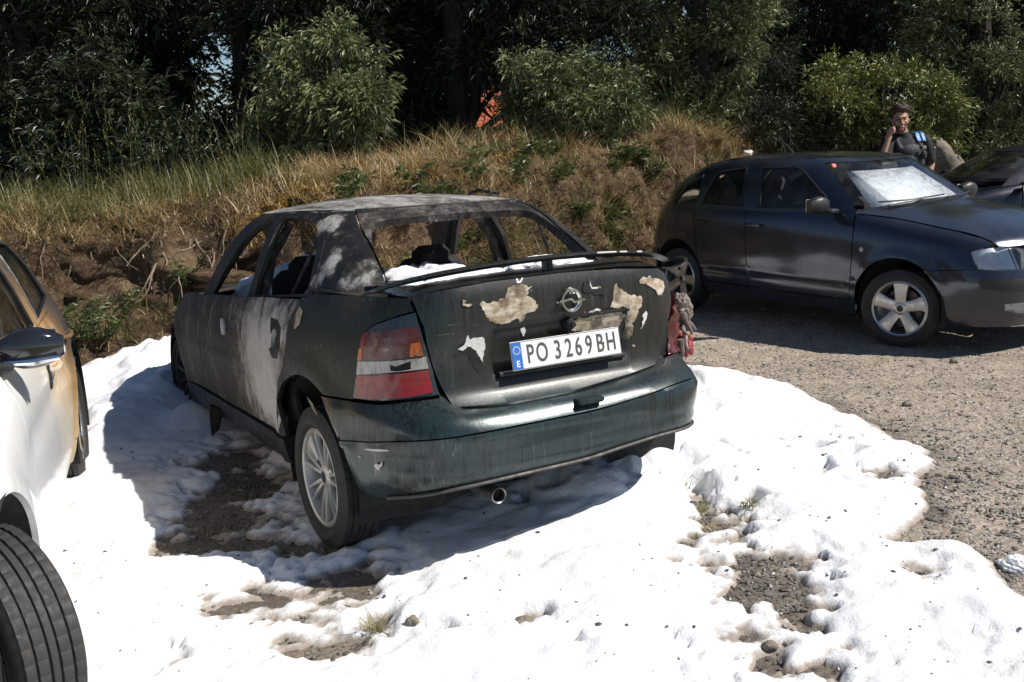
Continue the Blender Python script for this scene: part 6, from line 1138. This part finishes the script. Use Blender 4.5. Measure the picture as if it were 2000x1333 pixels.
WHITE.update(L=Hull(w=[(.12, .76), (.2, .81), (.3, .845), (.45, .868), (.6, .876), (.75, .872), (.88, .855), (.97, .822), (1.06, .78)], xr=[(.12, -3.25), (.3, -3.38), (.5, -3.42), (.7, -3.38), (.9, -3.30), (1.06, -3.2)],
                    xf=[(.12, .72), (.2, .82), (.32, .88), (.50, .88), (.60, .85), (.70, .80), (.80, .72), (.88, .52), (.97, .1), (1.06, -.35)], xc=-1.3, nr=4.5, nf=4, zref=.6, disp=lambda P, s: -.012 * np.exp(-((P[..., 2] - .74) / .05) ** 2) * sstep(-.4, -.7, P[..., 0]) * (np.abs(P[..., 1]) > .6) + sum(.014 * np.exp(-((np.hypot(P[..., 0] - xw, P[..., 2] - .34) - .42) / .05) ** 2) * (np.abs(P[..., 1]) > .55) for xw in (0, -2.6))),
             G=Hull(w=[(.92, .83), (.97, .815), (1.05, .785), (1.2, .725), (1.33, .65), (1.40, .58), (1.46, .46)], xr=[(.92, -3.25), (1.0, -3.15), (1.2, -2.85), (1.33, -2.55), (1.40, -2.3), (1.46, -1.9)], xf=[(.92, -.05), (1.0, -.18), (1.1, -.36), (1.25, -.62), (1.35, -.80), (1.40, -.90), (1.46, -1.1)], xc=-1.7, nr=4, nf=3.5, zref=1.05),
             wb=2.6, arch_r=.40, arch_z=.335, tr=.322, tw=.205, rim=.215, wy=.895, wy_r=.85, fd=[(-.60, .985), (-.56, .88), (-.54, .75), (-.55, .50), (-.62, .36), (-.66, .34)], B=[(-1.68, .985), (-1.65, .87), (-1.63, .733), (-1.62, .504), (-1.63, .36), (-1.64, .345)], rd=[(-2.42, 1.0), (-2.36, .86), (-2.32, .72), (-2.24, .60), (-2.15, .45), (-2.12, .345)],
             hood=[(-.42, .985), (-.15, .965), (.15, .93), (.40, .885), (.56, .845), (.66, .80)], hood_edge=[(-.56, .99), (-.3, .977), (.0, .95), (.267, .91), (.45, .872), (.60, .825), (.67, .79), (.69, .765)], lamp_top=(.59, .745), lamp_low=(.655, .617), bump_f=[(.26, .61), (.6, .6)],
             sill_t=.34, sill_b=.22, belt=.985, handle=[(-1.46, .83), (-2.22, .84)], rb_z=.60, rear_x=-3.4, wins=[[(-1.55, 1.0), (-1.60, 1.36), (-1.25, 1.372), (-1.10, 1.32), (-.90, 1.15), (-.80, 1.01)], [(-2.30, 1.025), (-2.27, 1.15), (-2.15, 1.30), (-1.80, 1.355), (-1.72, 1.0)]],
             gout=[(-.52, .985), (-.70, 1.14), (-.90, 1.29), (-1.06, 1.395), (-1.3, 1.415), (-1.8, 1.415), (-2.3, 1.39), (-2.55, 1.30), (-2.75, 1.18), (-2.95, 1.05), (-3.05, .98)], mirror=(-.66, .90, 1.055), seat_x=-1.35, ws=(1.04, 1.36), ws_y=lambda z: .70 - .42 * (z - 1.04) - .35 * (z - 1.04) ** 2)
s_off = float(WHITE['L'].s_x(.62, .69)) - float(SEAT['L'].s_x(.615, .69))
for k in ('lamp', 'strip', 'fog', 'bulbs'): WHITE[k] = [(a_ + s_off, b_) for a_, b_ in SEAT[k]]
def white_extras(car, S, P):
    mr = P['mirror', 1]; mr.data.materials[0] = plain('gloss_black', (.012, .012, .013), .12, 0, .1, 5, 0.0, coat=1.0)
    m = MB(); m.tube([(S['mirror'][0] + .045, .815, 1.018), (S['mirror'][0] + .062, .90, 1.018), (S['mirror'][0] + .045, .985, 1.022)], [.010, .014, .010], 8); m.build('chrome_strip', M_CHROME, mr)
    L = S['L']
    for x, z, r in ((-1.36, .80, .035), (-1.36, .845, .026)):
        p = L.pt(np.array([float(L.s_x(x, z))]), np.array([z]), .001)[0]; q = MB(); q.lathe([(.0005, .001), (r * .6, .002), (r, .004), (r * 1.15, 0)], 16, 'y', tuple(p)); q.build('handle_hole', M_DARK, car)
    # sprung lip of the rear arch
    MB().tube([(-2.6 + .42 * math.cos(a0), .872, .335 + .415 * math.sin(a0)) for a0 in np.radians(np.linspace(-8, 60, 16))], .009, 8).build('wheel_arch_trim', M_CHROME, car)
MW = Matrix(((.3179, .9481, 0, -2.268), (-.9481, .3179, 0, 2.497), (0, 0, 1, 0), (0, 0, 0, 1)))
hatch('white_car', 'white car scorched brown towards its rear with a black and chrome door mirror', MW, WHITE, mat_white(), None, 'ten', .56, white_extras)

# ================================================================== the policeman on the telephone
def volume(name, shapes, voxel, mat, parent, smooth=6):
    """closed shapes fused into one continuous skin"""
    b = MB()
    for sh in shapes:
        if sh[0] == 'c':                                                          # capsule between two points with two radii
            A, B, ra, rb = Vector(sh[1]), Vector(sh[2]), sh[3], sh[4]; d = (B - A); L = d.length; d.normalize(); pts = []; rr = []
            for k in range(5): a0 = math.pi / 2 * (1 - k / 4); pts.append(A - d * ra * math.sin(a0)); rr.append(max(.0015, ra * math.cos(a0)))
            for k in range(5): a0 = math.pi / 2 * k / 4; pts.append(B + d * rb * math.sin(a0)); rr.append(max(.0015, rb * math.cos(a0)))
            b.tube(pts, rr, 14)
        else:                                                                      # ellipsoid: centre, radii, rotation z
            c, r = Vector(sh[1]), sh[2]; rot = Matrix.Rotation(sh[3] if len(sh) > 3 else 0, 3, 'Z'); V = []; n, m = 20, 13
            for i in range(m):
                ph = -math.pi / 2 + math.pi * i / (m - 1)
                for j in range(n): th = 2 * math.pi * j / n; V.append(c + rot @ Vector((r[0] * max(math.cos(ph), .004) * math.cos(th), r[1] * max(math.cos(ph), .004) * math.sin(th), r[2] * math.sin(ph))))
            F = [(i * n + j, i * n + (j + 1) % n, (i + 1) * n + (j + 1) % n, (i + 1) * n + j) for i in range(m - 1) for j in range(n)] + [tuple(reversed(range(n))), tuple(range((m - 1) * n, m * n))]; b.add(V, F)
    o = b.build(name, mat, None, True, None); md = o.modifiers.new('r', 'REMESH'); md.mode = 'VOXEL'; md.voxel_size = voxel; md.use_smooth_shade = True
    sm = o.modifiers.new('s', 'SMOOTH'); sm.factor = .5; sm.iterations = smooth
    me = bpy.data.meshes.new_from_object(o.evaluated_get(bpy.context.evaluated_depsgraph_get())); old = o.data; bpy.data.objects.remove(o); ob = link(bpy.data.objects.new(name, me), parent)
    if not me.materials: me.materials.append(mat)
    return ob
def policeman():
    p = at_depth(1768, 300, 10.75); T = Matrix.Translation((p[0], 10.75, 0)) @ Matrix.Rotation(.12, 4, 'Z')
    M_SKIN = plain('skin', (.42, .23, .155), .55, 0, .10, 20, 0, sss=.1); M_HAIR = plain('hair', (.040, .017, .012), .55, 0, .5, 60, .4); M_SHIRT = plain('dark_shirt', (.012, .012, .016), .85, 0, .3, 30, .2); M_VEST = plain('vest_black', (.016, .018, .022), .7, 0, .3, 40, .3)
    root = thing('person', 'policeman in a black vest with a blue shoulder strap holding a telephone to his ear', 'person', T)
    hx, hz = -.075, 1.655; hy = -.02; tw = -.30; rz = Matrix.Rotation(tw, 3, 'Z')
    H = lambda x, y, z: tuple(Vector((hx, hy, hz)) + rz @ Vector((x, y, z)))
    body = [('c', (0, .0, .95), (0, .01, 1.15), .145, .15), ('e', (0, .0, 1.30), (.19, .125, .20)), ('c', (-.17, .01, 1.435), (.17, .01, 1.435), .06, .06), ('c', (-.01, .015, 1.45), (hx + .02, .005, 1.58), .066, .058),
            ('e', H(0, .015, .03), (.077, .095, .115), tw), ('e', H(0, -.02, -.045), (.058, .068, .078), tw), ('e', H(0, -.062, -.085), (.030, .030, .026), tw), ('c', H(0, -.085, .012), H(0, -.108, -.028), .010, .015), ('e', H(-.014, -.092, -.032), (.010, .012, .008)), ('e', H(.014, -.092, -.032), (.010, .012, .008)),
            ('c', H(-.035, -.078, .030), H(.035, -.078, .030), .013, .013), ('e', H(0, -.088, -.066), (.024, .012, .010), tw), ('e', H(.080, .012, -.005), (.012, .022, .034), tw + .3), ('e', H(-.080, .012, -.005), (.012, .022, .034), tw - .3), ('e', H(.045, -.062, -.02), (.025, .022, .022)), ('e', H(-.045, -.062, -.02), (.025, .022, .022)),
            ('c', (-.195, .0, 1.43), (-.315, -.08, 1.23), .052, .045), ('c', (-.315, -.08, 1.23), (-.245, -.09, 1.45), .043, .028), ('c', (-.245, -.09, 1.45), (-.225, -.08, 1.50), .028, .034), ('e', (-.218, -.075, 1.535), (.026, .042, .048)),
            ('c', (.20, .0, 1.43), (.315, .06, 1.19), .054, .046), ('c', (.315, .06, 1.19), (.235, -.02, .98), .045, .030), ('e', (.215, -.05, .93), (.024, .04, .05)),
            ('c', (-.09, 0, .92), (-.11, .02, .50), .088, .062), ('c', (-.11, .02, .50), (-.12, .03, .09), .060, .042), ('c', (.09, 0, .92), (.12, .02, .50), .088, .062), ('c', (.12, .02, .50), (.14, .03, .09), .060, .042), ('c', (-.12, .05, .045), (-.14, -.13, .04), .045, .04), ('c', (.14, .05, .045), (.17, -.13, .04), .045, .04)]
    for k, (dz, dy) in enumerate(((.038, -.135), (.018, -.145), (-.002, -.145), (-.020, -.138))):   # fingers curled round the phone
        body += [('c', (-.222, dy + .045, 1.545 + dz), (-.198, dy + .020, 1.555 + dz), .0085, .008), ('c', (-.198, dy + .020, 1.555 + dz), (-.174, dy + .034, 1.557 + dz), .008, .007)]
    body += [('c', (-.210, -.045, 1.53), (-.190, -.035, 1.57), .010, .009), ('c', (-.190, -.035, 1.57), (-.180, -.035, 1.60), .009, .008)]
    for k in range(4): body += [('c', (.205 - .012 * k, -.06 + .02 * k, .90), (.195 - .012 * k, -.065 + .02 * k, .85), .0085, .007)]
    body += [('c', (.195, -.08, .93), (.18, -.10, .89), .010, .008)]
    bd = volume('body', body, .0075, M_SKIN, root, 3)
    hair = [('e', H(0, .030, .066), (.083, .097, .082), tw), ('e', H(0, .075, .01), (.072, .05, .085), tw), ('e', H(.0, -.045, .118), (.066, .045, .036), tw), ('e', H(.03, -.03, .135), (.045, .05, .030), tw), ('e', H(-.03, .0, .135), (.05, .05, .034), tw), ('e', H(.072, .025, .035), (.016, .04, .045), tw), ('e', H(-.072, .025, .035), (.016, .04, .045), tw)]
    q = np.random.default_rng(3)
    for k in range(90): a0 = q.uniform(0, 6.28); e = q.uniform(.2, 1.3); hair.append(('e', H(.084 * math.cos(a0) * math.cos(e), .03 + .096 * math.sin(a0) * math.cos(e) - (.012 if e > .8 else 0), .078 + .086 * math.sin(e)), (q.uniform(.012, .024),) * 3))
    hair = [h for h in hair if not (h[1][2] < hz + .05 and h[1][1] < hy - .06)]
    volume('hair', hair, .006, M_HAIR, bd, 0)
    volume('stubble', [('e', H(0, -.024, -.068), (.059, .066, .056), tw)], .008, plain('stubble', (.13, .075, .055), .8, 0, .3, 90), bd, 2)
    for sx_ in (-1, 1):
        volume('eye', [('e', H(sx_ * .031, -.0795, .012), (.014, .008, .007), tw)], .003, M_HAIR, bd, 1); volume('eyebrow', [('c', H(sx_ * .018, -.091, .034), H(sx_ * .046, -.078, .036), .006, .005)], .003, M_HAIR, bd, 1)
    volume('mouth', [('c', H(-.020, -.095, -.064), H(.020, -.095, -.064), .005, .005)], .003, plain('lips', (.30, .10, .08), .5), bd, 1)
    shirt = [('c', (0, .0, .98), (0, .01, 1.15), .160, .165), ('e', (0, .0, 1.29), (.205, .140, .21)), ('c', (-.175, .01, 1.435), (.175, .01, 1.435), .075, .075), ('c', (-.195, .0, 1.43), (-.262, -.075, 1.27), .072, .068), ('c', (.20, .0, 1.43), (.285, .045, 1.25), .074, .074), ('c', (-.02, .01, 1.48), (-.035, .01, 1.515), .078, .066)]
    sh = volume('shirt', shirt, .009, M_SHIRT, bd, 4); volume('trousers', [('c', (-.09, 0, .94), (-.11, .02, .50), .108, .08), ('c', (-.11, .02, .50), (-.12, .03, .10), .078, .065), ('c', (.09, 0, .94), (.12, .02, .50), .108, .08), ('c', (.12, .02, .50), (.14, .03, .10), .078, .065), ('e', (0, 0, .95), (.175, .13, .12))], .011, M_SHIRT, bd, 4)
    for x in (-.12, .14): volume('boot', [('c', (x, .05, .06), (x - .01, -.13, .05), .055, .048), ('c', (x, .04, .06), (x, .04, .18), .058, .06)], .009, M_BLACKP, bd, 2)
    vs = volume('vest', [('e', (0, -.005, 1.22), (.205, .158, .19)), ('e', (0, -.045, 1.33), (.15, .105, .11)), ('c', (-.115, -.09, 1.38), (-.125, .0, 1.497), .034, .032), ('c', (.115, -.09, 1.38), (.125, .0, 1.497), .034, .032), ('c', (-.125, .0, 1.497), (-.115, .10, 1.40), .03, .04), ('c', (.125, .0, 1.497), (.115, .10, 1.40), .03, .04), ('e', (0, .08, 1.28), (.17, .08, .18)), ('e', (.12, -.155, 1.30), (.035, .025, .05)), ('e', (-.10, -.155, 1.25), (.05, .03, .06))], .008, M_VEST, bd, 2)
    M_STRAP = plain('strap_blue', (.035, .23, .56), .5, 0, .1)
    for x, w in ((.095, .042), (.150, .036)):
        m = MB(); m.box((x, -.075, 1.480), (w, .10, .010), Matrix.Rotation(.95, 3, 'X'), .003); m.box((x, .0, 1.528), (w, .075, .010), None, .003); m.build('blue_strap', M_STRAP, vs)
    m = MB(); m.box((-.045, -.012, 1.522), (.012, .05, .03), None, .004); m.build('collar_tab', M_STRAP, sh)
    m = MB(); m.box((.115, -.165, 1.375), (.045, .02, .035), None, .006); m.build('radio_clip', plain('radio_grey', (.25, .25, .26), .4), vs)
    b = MB(); pm = Matrix.Translation((.318, -.005, 1.335)) @ Matrix.Rotation(1.15, 4, 'Z') @ Matrix.Rotation(math.radians(90), 4, 'X') @ Matrix.Rotation(.25, 4, 'Z'); sd = [(-.024, .034), (.024, .034), (.027, -.010), (0, -.042), (-.027, -.010)]; b.prism(sd, .006, pm); bo = b.build('sleeve_badge', M_PLATE, sh, False)
    b = MB(); b.prism([(x * .78, y * .78) for x, y in sd], .008, pm); b.build('badge_field', M_SHIRT, bo, False)
    ph = MB(); ph.box((0, 0, 0), (.010, .075, .145), None, .004); ob = ph.build('phone', M_BLACKP, None); ob.matrix_world = T @ Matrix.Translation((-.188, -.062, 1.58)) @ Matrix.Rotation(-.25, 4, 'Z') @ Matrix.Rotation(-.35, 4, 'X'); tag(ob, 'small black mobile telephone held by the policeman', 'phone')
policeman()
